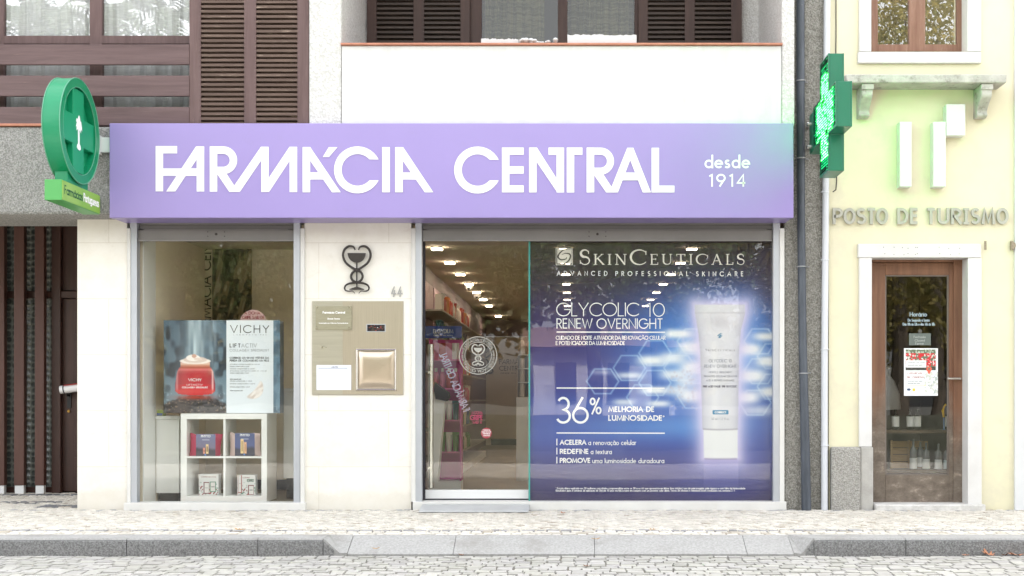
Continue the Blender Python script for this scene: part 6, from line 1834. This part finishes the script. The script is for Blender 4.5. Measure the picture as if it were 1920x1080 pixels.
# shelving along the left wall
m_shelf = M('grey_shelf', (.34, .30, .27), .5)
SHX0, SHX1 = -1.195, -.86
levels = [(.30, 'lowest'), (.62, 'second lowest'), (.94, 'middle'), (1.28, 'middle upper'), (1.62, 'second highest'), (1.93, 'top')]
PS = []
for si, (ya, yb_) in enumerate(((2.35, 4.4), (4.5, 6.6), (6.7, 9.4))):
    nm = ('first', 'second', 'third')[si]
    t = thing('product_shelf', nm + ' shelving bay from the street along the mauve wall inside the shop', 'shelving', (-1.03, (ya + yb_) / 2, ZF), 'shelving bays along the left shop wall')
    b = MB(); b.box(SHX0, SHX0 + .02, ya, yb_, ZF + .1, 2.36); part('back_panel', b, M('mauve_back', (.40, .26, .30), .5), t)
    b = MB(); b.box(SHX0 + .021, SHX1, ya, yb_, ZF, ZF + .10); part('base', b, m_white, t)
    for z, _ in levels:
        b = MB(); b.box(SHX0 + .021, SHX1, ya + .02, yb_ - .02, z, z + .018); part('shelf_board', b, m_shelf, t)
def proto(kind, col, name):
    mt = M('product_' + name, col, .4)
    mb = MB()
    if kind == 'carton':
        mb.box(-.035, .035, -.03, .03, 0, .17)
        cap = MB(); cap.box(-.0355, .036, -.02, .02, .05, .12); capm = M('product_label', (.6, .58, .55), .5)
    elif kind == 'bottle':
        mb.lathe(0, 0, [(.03, 0), (.034, .01), (.034, .13), (.02, .16), (.012, .17)], 12)
        cap = MB(); cap.lathe(0, 0, [(.013, .171), (.016, .175), (.016, .205), (.013, .21)], 10); capm = M('product_cap', (.62, .60, .56), .4)
    else:
        mb.lathe(0, 0, [(.024, 0), (.026, .03), (.034, .15), (.034, .17)], 10)
        cap = MB(); cap.box(-.036, .036, -.006, .006, .171, .20); capm = mt
    return mb, mt, cap, capm
cols = {'red': S(170, 60, 50), 'white': S(214, 206, 196), 'green': S(96, 128, 70), 'teal': S(52, 96, 104), 'pink': S(196, 110, 140), 'orange': S(206, 130, 74), 'dark': S(60, 62, 66), 'blue': S(72, 100, 150)}
protos = {}
rr = random.Random(21)
nprod = 0
def put(kind, cname, x, y, z, where):
    global nprod
    key = (kind, cname)
    grp = f'{cname} {kind}s {where}'
    lab = {'red': 'red', 'white': 'white', 'green': 'green', 'teal': 'teal', 'pink': 'pink', 'orange': 'orange', 'dark': 'dark grey', 'blue': 'blue'}[cname] + f' {kind} {where}'
    if key not in protos:
        mb, mt, cp, cm = proto(kind, cols[cname], cname + '_' + kind)
        mb.v = [(a + x, c + y, e + z) for a, c, e in mb.v]; cp.v = [(a + x, c + y, e + z) for a, c, e in cp.v]
        t = thing('product_' + kind, lab, kind, (x, y, z), grp)
        part('body', mb, mt, t, sm=kind != 'carton'); part('cap' if kind != 'carton' else 'label_patch', cp, cm, t)
        protos[key] = t
    else: copy_thing(protos[key], (x, y, z), lab, grp)
    nprod += 1
for si, (ya, yb_, cnt) in enumerate(((2.4, 4.35, 11), (4.6, 6.5, 9))):
    for li, (z, ln) in enumerate(levels):
        if si == 0 and li in (0, 1, 2): continue
        pal = [['green', 'green', 'white'], ['blue', 'green', 'white'], ['pink', 'white', 'pink'], ['white', 'orange', 'pink'], ['teal', 'green', 'dark', 'white', 'green'], ['white', 'red', 'orange', 'red']][li]
        for k in range(cnt):
            y = ya + (yb_ - ya) * (k + .5) / cnt
            kind = ('bottle', 'tube', 'carton')[(k // 2 + li + si) % 3]
            put(kind, pal[(k // 2) % len(pal)], SHX1 - .05, y + rr.uniform(-.02, .02), z + .0185, f'standing on the {ln} board of the ' + ('first' if si == 0 else 'second') + ' shelving bay')
# magenta gondola with a blue header, end on to the door
yg = 2.0
GO = thing('gondola', 'magenta display gondola with a blue header board just inside the glass door', 'display stand', (px(835, yg), yg + .2, ZF))
gx0, gx1 = px(806, yg), px(866, yg)
m_mag = M('magenta_board', S(196, 70, 150), .45)
b = MB(); b.box(gx0, gx1, yg + .12, yg + .14, ZF + .1, pz(636, yg)); b.box(gx0, gx0 + .015, yg - .1, yg + .119, ZF + .1, pz(636, yg)); b.box(gx1 - .015, gx1, yg - .1, yg + .119, ZF + .1, pz(700, yg)); part('back_board', b, m_mag, GO)
b = MB(); b.box(gx0, gx1, yg - .12, yg + .14, ZF, ZF + .099); part('base', b, m_white, GO)
for z in (.42, .75, 1.08, 1.38):
    b = MB(); b.box(gx0 + .016, gx1 - .016, yg - .12, yg + .118, z, z + .015); part('shelf_board', b, M('pink_shelf', S(214, 110, 160), .5), GO)
b = MB(); b.box(px(797, yg), px(866, yg), yg - .02, yg + .02, pz(634, yg), pz(611.5, yg))
HB = part('header_board', b, M('blue_board', S(44, 74, 150), .4), GO, bev=.002)
b = MB(); ptext(b, 'ELGYDIUM', 812, 850, 617, 625, yg - .022, .15, .2); ptext(b, 'Cuida do seu sorriso', 813, 849, 627, 630, yg - .022, .15, .2); part('lettering', b, M('pale_blue_print', S(206, 214, 226), .5), HB)
for z, cs_, kinds, wh in ((1.395, ('pink', 'red', 'pink', 'white'), 'carton', 'top'), (1.095, ('pink', 'pink', 'red', 'pink'), 'bottle', 'second'), (.765, ('white', 'green', 'white', 'teal'), 'tube', 'third'), (.435, ('green', 'green', 'white', 'green'), 'tube', 'lowest')):
    for k in range(4):
        put(kinds, cs_[k], gx0 + .07 + k * (gx1 - gx0 - .13) / 3, yg - .05, z + .0005, f'on the {wh} board of the magenta gondola')
# scale stand with a tilted black screen
ys = 1.25
SS = thing('kiosk_stand', 'slim white stand with a tilted black screen inside the glass door', 'kiosk', (px(826, ys), ys + .1, ZF))
b = MB(); pl_ = front(ys)
b.prism(front(ys), ppoly([(820, 905), (806, 905), (812, 745), (816, 722), (836, 738), (833, 760)], ys), -.18, 0); part('column', b, m_white, SS, bev=.004)
b = MB(); b.prism(front(ys - .01), ppoly([(814, 716), (840, 736), (842, 745), (837, 752), (817, 748), (814, 730)], ys - .01), -.17, .02); part('screen', b, m_black, SS, bev=.004)
b = MB(); b.box(px(806, ys), px(870, ys), ys - .1, ys + .2, ZF + .001, ZF + .03); part('foot', b, m_bronze, SS)
# right display stand with small bright bottles
yr = 3.4
RS = thing('tester_stand', 'pale display stand with small bright bottles beside the edge of the poster', 'display stand', (px(990, yr), yr + .2, ZF))
rx0, rx1 = px(968, yr), px(1040, yr)
b = MB(); b.box(rx0, rx1, yr, yr + .35, ZF, pz(745, yr)); part('plinth', b, m_white, RS, bev=.003)
b = MB(); b.box(rx0 + .01, rx1, yr + .33, yr + .35, pz(744, yr), pz(640, yr)); b.box(rx0 + .01, rx0 + .02, yr + .05, yr + .329, pz(744, yr), pz(650, yr)); part('back_board', b, m_shelf, RS)
for q in (716, 690, 664):
    b = MB(); b.box(rx0 + .021, rx1, yr + .04, yr + .329, pz(q, yr) - .012, pz(q, yr)); part('shelf_board', b, m_white, RS)
for q, wh in ((744, 'lowest'), (716, 'second'), (690, 'third'), (664, 'top')):
    for k in range(3):
        put('bottle', 'white' if k != 1 else 'orange', rx0 + .06 + k * .10, yr + .12, pz(q, yr) + (.002 if q < 740 else .0025), f'on the {wh} level of the pale tester stand')
# pink film poster, red badge and round seal on the door glass
yg_ = yD + .012
b = MB(); ptext(b, 'A DONA', 884, 905, 771, 776.5, yg_, .18, .2); ptext(b, 'GRIPE', 881, 906, 777.5, 788, yg_, .20, .2); ptext(b, 'SAIU À', 886, 904, 789, 794.5, yg_, .18, .2)
single('pink_lettering', b, M('pink_vinyl', S(200, 70, 110, .45), .5), 'pink hand-drawn vinyl lettering on the door glass', 'lettering')
BD = thing('red_badge', 'round coral red badge with white print on the door glass', 'sticker', (px(912, yg_), yg_, pz(823, yg_)))
b = MB(); disc(b, px(912, yg_), yg_ + .002, pz(812, yg_), .049, .0015, 32); part('disc', b, M('coral_vinyl', S(206, 84, 98, .5), .5), BD)
b = MB()
for s_, q, h_ in (('Vacine-se', 806, 7), ('aqui na sua', 809.5, 8.5), ('farmácia', 813, 7), ('central', 816.5, 6)): ptext(b, s_, 912 - h_, 912 + h_, q - 1.3, q + 1.3, yg_ - .0008, .2, .2)
part('lettering', b, m_white_text, BD)
SL = thing('round_seal', 'round white vinyl seal with a snake cup on the door glass', 'decal', (px(896.5, yg_), yg_, pz(702, yg_)))
cxs, czs = px(896.5, yg_), pz(666.5, yg_); u_ = (D + yg_) / F
b = MB(); pl = front(yg_)
for r_, wd in ((35, 1.5), (25, 1.1)): stroke(b, pl, [(cxs + r_ * u_ * math.cos(2 * math.pi * i / 64), czs + r_ * u_ * math.sin(2 * math.pi * i / 64)) for i in range(65)], wd * u_)
part('ring', b, m_white_text2, SL)
b = MB()
def bend_up(r_):
    return lambda a, c: (cxs + (r_ + c) * math.sin(a / r_), czs + (r_ + c) * math.cos(a / r_))
def bend_dn(r_):
    return lambda a, c: (cxs + (r_ + .02 - c) * math.sin(a / r_ + math.pi), czs + (r_ + .02 - c) * math.cos(a / r_ + math.pi)) 
rt = 27.2 * u_; hh_ = 5.2 * u_
text(b, 'FARMÁCIA CENTRAL', pl, -32 * u_, 0, hh_, .17, 32 * u_, .24, bend=bend_up(rt))
text(b, 'FARMÁCIA CENTRAL', pl, -32 * u_, 0, hh_, .17, 32 * u_, .24, bend=lambda a, c: (cxs + (rt + c) * math.sin(a / rt + math.pi), czs + (rt + c) * math.cos(a / rt + math.pi)))
text(b, 'DESDE 1914', pl, -9 * u_, .6 * u_, 3.2 * u_, .17, 9 * u_, .24, bend=lambda a, c: (cxs + (rt + c) * math.sin(a / rt - math.pi / 2), czs + (rt + c) * math.cos(a / rt - math.pi / 2)))
text(b, 'DESDE 1914', pl, -9 * u_, .6 * u_, 3.2 * u_, .17, 9 * u_, .24, bend=lambda a, c: (cxs + (rt + c) * math.sin(a / rt + math.pi / 2), czs + (rt + c) * math.cos(a / rt + math.pi / 2)))
part('lettering', b, m_white_text2, SL)
b = MB(); sc_ = 41.0 / 880 * u_
for path in snake_paths():
    n_ = len(path); stroke(b, pl, [(cxs + (a - 382) * sc_, czs - (c - 550) * sc_) for a, c in path], [(48 if i / n_ < .6 else 48 - 30 * (i / n_ - .6) / .4) * sc_ for i in range(n_)], .0002)
for i, poly in enumerate(cup_polys()): b.prism(pl, [(cxs + (a - 382) * sc_, czs - (c - 550) * sc_) for a, c in poly], 0, .0004 + .0001 * i)
part('snake_cup', b, m_white_text2, SL)
# slanted mirrored lettering on the inner leaf, back wall lettering
a0, a1 = (px(826, .6), pz(662, .6)), (px(872, .6), pz(772, .6))
dx, dz = a1[0] - a0[0], a1[1] - a0[1]; ll = math.hypot(dx, dz)
b = MB(); text(b, 'FARMÁCIA CENTRAL', ((a1[0], .6, a1[1]), (-dx / ll, 0, -dz / ll), (-dz / ll, 0, dx / ll), (0, -1, 0)), 0, -.02, .075, .13, ll, .2)
single('slanted_lettering', b, M('lilac_vinyl', S(196, 186, 214), .5), 'pale lilac capitals slanting down, mirrored, behind the glass door', 'lettering')
BW = thing('wall_lettering', 'thin dark capitals and a snake cup on the beige rear wall', 'lettering', (px(950, 14.5), 14.52, pz(705, 14.5)))
yy = 14.56
m_bk = M('dark_bronze_letter', S(70, 58, 44), .5)
b = MB(); ptext(b, 'FARMÁCIA', 936, 992, 673.5, 683, yy, .11, .2); ptext(b, 'CENTRAL', 936, 985, 686, 695, yy, .11, .2); ptext(b, 'DESDE 1914', 939, 968, 698.5, 701, yy, .15, .2); part('lettering', b, m_bk, BW)
b = MB(); sc2 = 62 / 880 * (D + yy) / F; cx2, cz2 = px(908, yy), pz(672, yy); pl = front(yy)
for path in snake_paths(): stroke(b, pl, [(cx2 + (a - 382) * sc2, cz2 - (c - 550) * sc2) for a, c in path], 44 * sc2, .0005)
for i, poly in enumerate(cup_polys()): b.prism(pl, [(cx2 + (a - 382) * sc2, cz2 - (c - 550) * sc2) for a, c in poly], 0, .001 + .0003 * i)
part('snake_cup', b, m_bk, BW)
# things dimly seen through the poster film
yy = 1.6
cabinet('counter', 1062, 1178, 790, 930, yy, .6, 'white counter faintly seen through the lower left of the poster film', m_white)
cabinet('counter', 1290, 1400, 872, 930, 1.2, .5, 'low white counter faintly seen through the bottom right of the poster film', m_white)

# ------------------------------------------------------------------ tourist office, behind the door pane
yw = .62
WS = thing('bottle_rack', 'dark wooden rack of wine bottles behind the tourist office door', 'rack', (px(1727, yw), yw + .1, -.01))
m_rack, _, _ = wood('rack_wood', S(62, 48, 36), S(96, 76, 54), (3, 3, 14), 1.0, .6)
wx0, wx1 = px(1652, yw), px(1800, yw)
for q in (806, 880):
    b = MB(); b.box(wx0, wx1, yw - .10, yw + .22, pz(q, yw) - .03, pz(q, yw)); part('shelf_board', b, m_rack, WS, bev=.003)
b = MB(); b.box(wx0, wx0 + .03, yw - .09, yw + .21, -.015, pz(806, yw) - .031); b.box(wx1 - .03, wx1, yw - .09, yw + .21, -.015, pz(806, yw) - .031); parts('side_panel', b, m_rack, WS)
def bottle(p_, qb, qt, y, glass_m, lab_m, lab, lb):
    x, z0, H = px(p_, y), pz(qb, y) + .001, pz(qt, y) - pz(qb, y)
    t = thing('wine_bottle', lab, 'bottle', (x, y, z0), 'wine bottles behind the door pane')
    r_ = .034
    b = MB(); b.lathe(x, y, [(r_ * .9, z0), (r_, z0 + .01), (r_, z0 + H * .62), (r_ * .8, z0 + H * .70), (r_ * .36, z0 + H * .78), (r_ * .34, z0 + H * .97), (r_ * .40, z0 + H * .975), (r_ * .40, z0 + H)], 14); part('glass_body', b, glass_m, t, sm=True)
    b = MB(); b.lathe(x, y, [(r_ * 1.02, z0 + H * lb[0]), (r_ * 1.02, z0 + H * lb[1])], 14); part('label', b, lab_m, t, sm=True)
m_bg = M('dark_bottle_glass', (.012, .016, .012), .1); m_bg2 = M('pale_bottle_glass', (.10, .11, .11), .15)
m_lb = M('paper_label', (.62, .63, .62), .6); m_lb2 = M('pale_blue_label', (.40, .50, .52), .6)
for k, (p_, lab) in enumerate(((1679, 'dark wine bottle with white label, alone at the left of the upper rack board'), (1706.5, 'dark wine bottle with white label, left of the close pair on the upper board'), (1720, 'dark wine bottle with white label, right of the close pair on the upper board'), (1779, 'dark wine bottle half hidden at the right end of the upper board'))):
    bottle(p_, 806, 768, yw - .02 + .01 * (k % 2), m_bg, m_lb, lab, (.16, .66))
for k, (p_, qt, lm_, lab) in enumerate(((1712.5, 824, m_lb, 'leftmost of the clear bottles on the lower rack board'), (1725.5, 828, m_lb, 'clear bottle standing second on the lower board, set back'), (1736.5, 830, m_lb, 'clear bottle with a white neck band, third on the lower board'), (1759.5, 832, m_lb, 'clear bottle standing apart, fourth on the lower board'), (1776, 834, m_lb2, 'clear bottle with a pale blue label at the right end of the lower board'))):
    bottle(p_, 880 - (4 if k == 1 else 0), qt, yw - .02 + (.07 if k == 1 else 0), m_bg2, lm_, lab, (.02, .38))
CT = thing('wine_crate', 'light wooden crate standing behind the clear bottles', 'crate', (px(1690, yw + .08), yw + .1, pz(880, yw)))
b = MB()
for k in range(4): b.box(px(1669, yw + .12), px(1740, yw + .12), yw + .12, yw + .132, pz(880, yw) + .004 + k * .066, pz(880, yw) + .064 + k * .066)
b.box(px(1669, yw + .12), px(1669, yw + .12) + .02, yw + .1, yw + .119, pz(880, yw) + .002, pz(880, yw) + .27); b.box(px(1702, yw + .12), px(1702, yw + .12) + .02, yw + .1, yw + .119, pz(880, yw) + .002, pz(880, yw) + .27)
part('slatted_side', b, M('crate_wood', S(168, 138, 92), .6, col2=S(140, 112, 72), vs=6, stretch=(2, 2, 20)), CT)
YL = thing('corkscrew', 'yellow and blue corkscrew ornament on the upper rack board', 'ornament', (px(1766, yw), yw, pz(806, yw)))
b = MB(); b.tube([(px(1766.5, yw), yw - .05, pz(782, yw)), (px(1765, yw), yw - .05, pz(770, yw)), (px(1767, yw), yw - .05, pz(762, yw)), (px(1771, yw), yw - .05, pz(758, yw))], [.008, .012, .008, .012], 8); part('yellow_top', b, M('yellow_plastic', S(220, 180, 40), .4), YL, sm=True)
b = MB(); b.tube([(px(1767, yw), yw - .05, pz(783, yw)), (px(1767, yw), yw - .05, pz(804, yw)), (px(1767, yw), yw - .05, pz(806, yw) + .001)], [.006, .007, .016], 8); part('blue_stem', b, M('blue_plastic', S(96, 130, 170), .4), YL, sm=True)
ym = 1.2
CO = thing('folk_dress', 'white folk dress on a stand at the left behind the door pane', 'dress', (px(1664, ym), ym, 0))
b = MB(); xx = px(1658, ym); b.lathe(xx, ym, [(.16, pz(768, ym)), (.15, pz(740, ym)), (.10, pz(715, ym)), (.06, pz(705, ym)), (.075, pz(690, ym)), (.03, pz(684, ym))], 22); part('fabric', b, M('white_linen', (.55, .54, .52), .9, bump=.5, bs=14), CO, sm=True)
b = MB(); b.tube([(xx, ym, 0), (xx, ym, pz(760, ym))], .015, 8); b.lathe(xx, ym, [(.14, -.015), (.14, .01), (.02, .02)], 16); part('stand', b, m_bronze, CO)

KS = 0.55

# ------------------------------------------------------------------ across the street: what the glass reflects
m_bark = M('bark', (.10, .08, .06), .9, col2=(.05, .04, .03), vs=12, stretch=(4, 4, 1), bump=.6, bs=20)
m_leafs = []
def leafy(name, c1, c2, vs):
    m = M(name, c1, .6, col2=c2, vs=vs); t = m.node_tree; p = t.nodes['Principled BSDF']
    tl = nn(t, 'BsdfTranslucent'); t.links.new(p.inputs['Base Color'].links[0].from_socket, tl.inputs[0])
    mx = nn(t, 'MixShader'); mx.inputs[0].default_value = .5
    t.links.new(p.outputs[0], mx.inputs[1]); t.links.new(tl.outputs[0], mx.inputs[2]); t.links.new(mx.outputs[0], t.nodes['Material Output'].inputs[0])
    return m
for i, (c1, c2) in enumerate((((.08, .11, .03), (.15, .18, .055)), ((.12, .13, .035), (.30, .22, .06)), ((.09, .13, .04), (.14, .19, .06)))):
    m_leafs.append(leafy('foliage', c1, c2, 1.1))
def mirror(p, q, L):
    """where a ray seen in the panes at p,q lands, L metres across the street"""
    s_ = (D + L) / F
    return CX + (p - VX) * s_, CZ + (VY - q) * s_
def broadleaf(x, y, h, r, zc_, n, mi, lab, seed):
    rs = np.random.RandomState(seed)
    t = thing('street_tree', lab, 'tree', (x, y, -.14), 'trees across the street')
    b = MB(); b.tube([(x, y, -.14), (x + .1, y, 1.2), (x - .05, y + .05, zc_ - r * .3), (x + .1, y, zc_ + r * .3)], [.26, .20, .15, .06], 9)
    for k in range(6):
        a = k * 1.05 + seed; b.tube([(x, y, zc_ - r * .55 + k * .15), (x + r * .5 * math.cos(a), y + r * .4 * math.sin(a), zc_ - r * .1 + k * .2), (x + r * .8 * math.cos(a), y + r * .6 * math.sin(a), zc_ + .3 * r)], [.09, .06, .02], 6)
    part('trunk', b, m_bark, t, sm=True)
    clumps = rs.normal(size=(46, 3)); clumps /= np.linalg.norm(clumps, axis=1)[:, None]
    clumps *= (rs.rand(46, 1) ** .45) * np.array([r, r * .8, (h - zc_)])
    ci = rs.randint(0, 46, n)
    P = clumps[ci] + rs.normal(size=(n, 3)) * r * .13 + np.array([x, y, zc_])
    u = rs.normal(size=(n, 3)); u /= np.linalg.norm(u, axis=1)[:, None]
    v = np.cross(u, rs.normal(size=(n, 3))); v /= np.linalg.norm(v, axis=1)[:, None]
    s_ = rs.uniform(.04, .10, (n, 1))
    V = np.stack([P - u * s_, P - v * s_ * .55, P + u * s_, P + v * s_ * .55], 1).reshape(-1, 3)
    mb = MB(); mb.v = V.tolist(); mb.f = [(4 * i, 4 * i + 1, 4 * i + 2, 4 * i + 3) for i in range(n)]
    part('crown', mb, m_leafs[mi], t)
for i, (p, L, h, r, zc_, n, mi, lab) in enumerate((
    (330, 19, 7.6, 3.0, 5.2, 9000, 0, 'dark broad tree across the street reflected in the display window'),
    (560, 21, 8.4, 3.2, 5.6, 9000, 1, 'yellowing tree across the street reflected above the stone pier'),
    (860, 19, 7.4, 3.0, 5.2, 9000, 2, 'green tree across the street reflected in the glass door'),
    (1110, 22, 7.8, 3.2, 5.6, 9000, 0, 'dark tree across the street reflected in the window poster'),
    (1400, 20, 7.6, 3.0, 5.3, 9000, 1, 'golden tree across the street reflected at the right of the poster'),
    (1230, 17, 6.4, 2.2, 4.4, 6000, 2, 'small green tree with a bare trunk reflected in the middle of the poster'),
    (1760, 31, 19, 5.0, 11.5, 22000, 1, 'very tall golden tree across the street reflected in the pale casement window'),
    (1690, 18, 12.5, 3.6, 7.4, 16000, 1, 'tall golden green tree across the street reflected in the tourist office door'))):
    x, _ = mirror(p, 700, L)
    broadleaf(x, -L, h, r, zc_, n, mi, lab, 40 + i)
# the wooded park behind them, one mass
rs = np.random.RandomState(77)
n = 30000
cx_ = rs.uniform(-34, 36, 60); cz_ = rs.uniform(2.2, 8.2, 60); cr_ = rs.uniform(1.8, 2.8, 60)
ci = rs.randint(0, 60, n)
q_ = rs.normal(size=(n, 3)); q_ /= np.linalg.norm(q_, axis=1)[:, None]
P = np.stack([cx_[ci], np.full(n, -41.0), cz_[ci]], 1) + q_ * (rs.rand(n, 1) ** .4) * cr_[ci][:, None] * np.array([1.5, 1.0, .9])
u = rs.normal(size=(n, 3)); u /= np.linalg.norm(u, axis=1)[:, None]
v = np.cross(u, rs.normal(size=(n, 3))); v /= np.linalg.norm(v, axis=1)[:, None]
s_ = rs.uniform(.18, .36, (n, 1))
mb = MB(); mb.v = np.stack([P - u * s_, P - v * s_ * .6, P + u * s_, P + v * s_ * .6], 1).reshape(-1, 3).tolist(); mb.f = [(4 * i, 4 * i + 1, 4 * i + 2, 4 * i + 3) for i in range(n)]
o = single('park_foliage', mb, leafy('park_leaves', (.12, .115, .045), (.26, .21, .09), .5), 'wooded park far across the street, a soft green mass in the glass', 'trees')
o['kind'] = 'stuff'
m_palm = M('palm_frond', (.03, .045, .02), .8, spec=.1)
def palm(x, y, h, lab, seed):
    rr = random.Random(seed)
    t = thing('palm_tree', lab, 'palm tree', (x, y, -.14), 'palms across the street')
    b = MB(); b.tube([(x, y, -.14), (x + .1, y, h * .5), (x, y, h)], [.26, .2, .17], 9); part('trunk', b, m_bark, t, sm=True)
    mb = MB()
    for k in range(22):
        a = k * 2.4; e = rr.uniform(-.2, 1.0); l = rr.uniform(1.5, 2.1)
        pts = []
        for i in range(9):
            s_ = i / 8; pts.append(Vector((x + math.cos(a) * l * s_ * (1 - .15 * s_), y + math.sin(a) * l * s_ * (1 - .15 * s_), h + l * (e * s_ - 1.05 * s_ * s_))))
        for i in range(8):
            d_ = (pts[i + 1] - pts[i]).normalized(); sd = d_.cross(Vector((0, 0, 1))).normalized()
            w_ = .34 * math.sin(math.pi * min(1, (i + 1) / 8.6)) + .05
            for sg in (-1, 1):
                for f_ in (0, .5):
                    p0 = pts[i].lerp(pts[i + 1], f_)
                    mb.add([p0, p0 + d_ * .06, p0 + sd * sg * w_ + d_ * .12 - Vector((0, 0, .12)), p0 + sd * sg * w_ * .9 + d_ * .04 - Vector((0, 0, .14))], [(0, 1, 2, 3)])
    part('crown', mb, m_palm, t)
for i, (p, q, L, lab) in enumerate(((50, 30, 26, 'palm across the street reflected at the left of the upper window'), (112, 26, 27, 'palm across the street reflected in the left casement'), (215, 28, 25, 'palm across the street reflected in the right casement'), (325, 30, 28, 'palm across the street reflected beside the louvred shutter'))):
    x, z = mirror(p, q, L); palm(x, -L, z, lab, 60 + i)
# the pale house opposite with a tiled roof
hx0, hz1 = mirror(1000, 668, 30); hx1, _ = mirror(1265, 668, 30)
HO = thing('opposite_house', 'low white house with a brown tiled roof across the street, reflected in the shop glass', 'house', ((hx0 + hx1) / 2, -32, -.14))
b = MB(); b.box(hx0, hx1, -36, -30, -.14, hz1 + .35); part('wall', b, M('house_wall', (.42, .41, .39), .8), HO)
b = MB(); b.add([(hx0 - .4, -29.5, hz1 + .3), (hx1 + .4, -29.5, hz1 + .3), (hx1 + .4, -33, hz1 + 1.1), (hx0 - .4, -33, hz1 + 1.1), (hx1 + .4, -36.5, hz1 + .3), (hx0 - .4, -36.5, hz1 + .3)], [(0, 1, 2, 3), (3, 2, 4, 5), (0, 5, 4, 1), (1, 4, 2), (0, 3, 5)]); part('roof', b, M('old_roof_tile', (.16, .10, .075), .9), HO)
for k in range(3):
    b = MB(); xw = hx0 + .7 + k * 1.7; b.box(xw, xw + .7, -29.98, -29.9, .9, 2.1); part('window', b, m_black, HO)
b = MB(); b.box(-11, 13, -16.3, -16.0, -.14, .62)
single('garden_wall', b, M('darkened_wall', (.055, .06, .045), .9, col2=(.10, .10, .075), vs=3), 'low darkened garden wall across the street under the trees, reflected in the panes', 'wall')  # stone darkened to keep sunlit haze out of the reflections
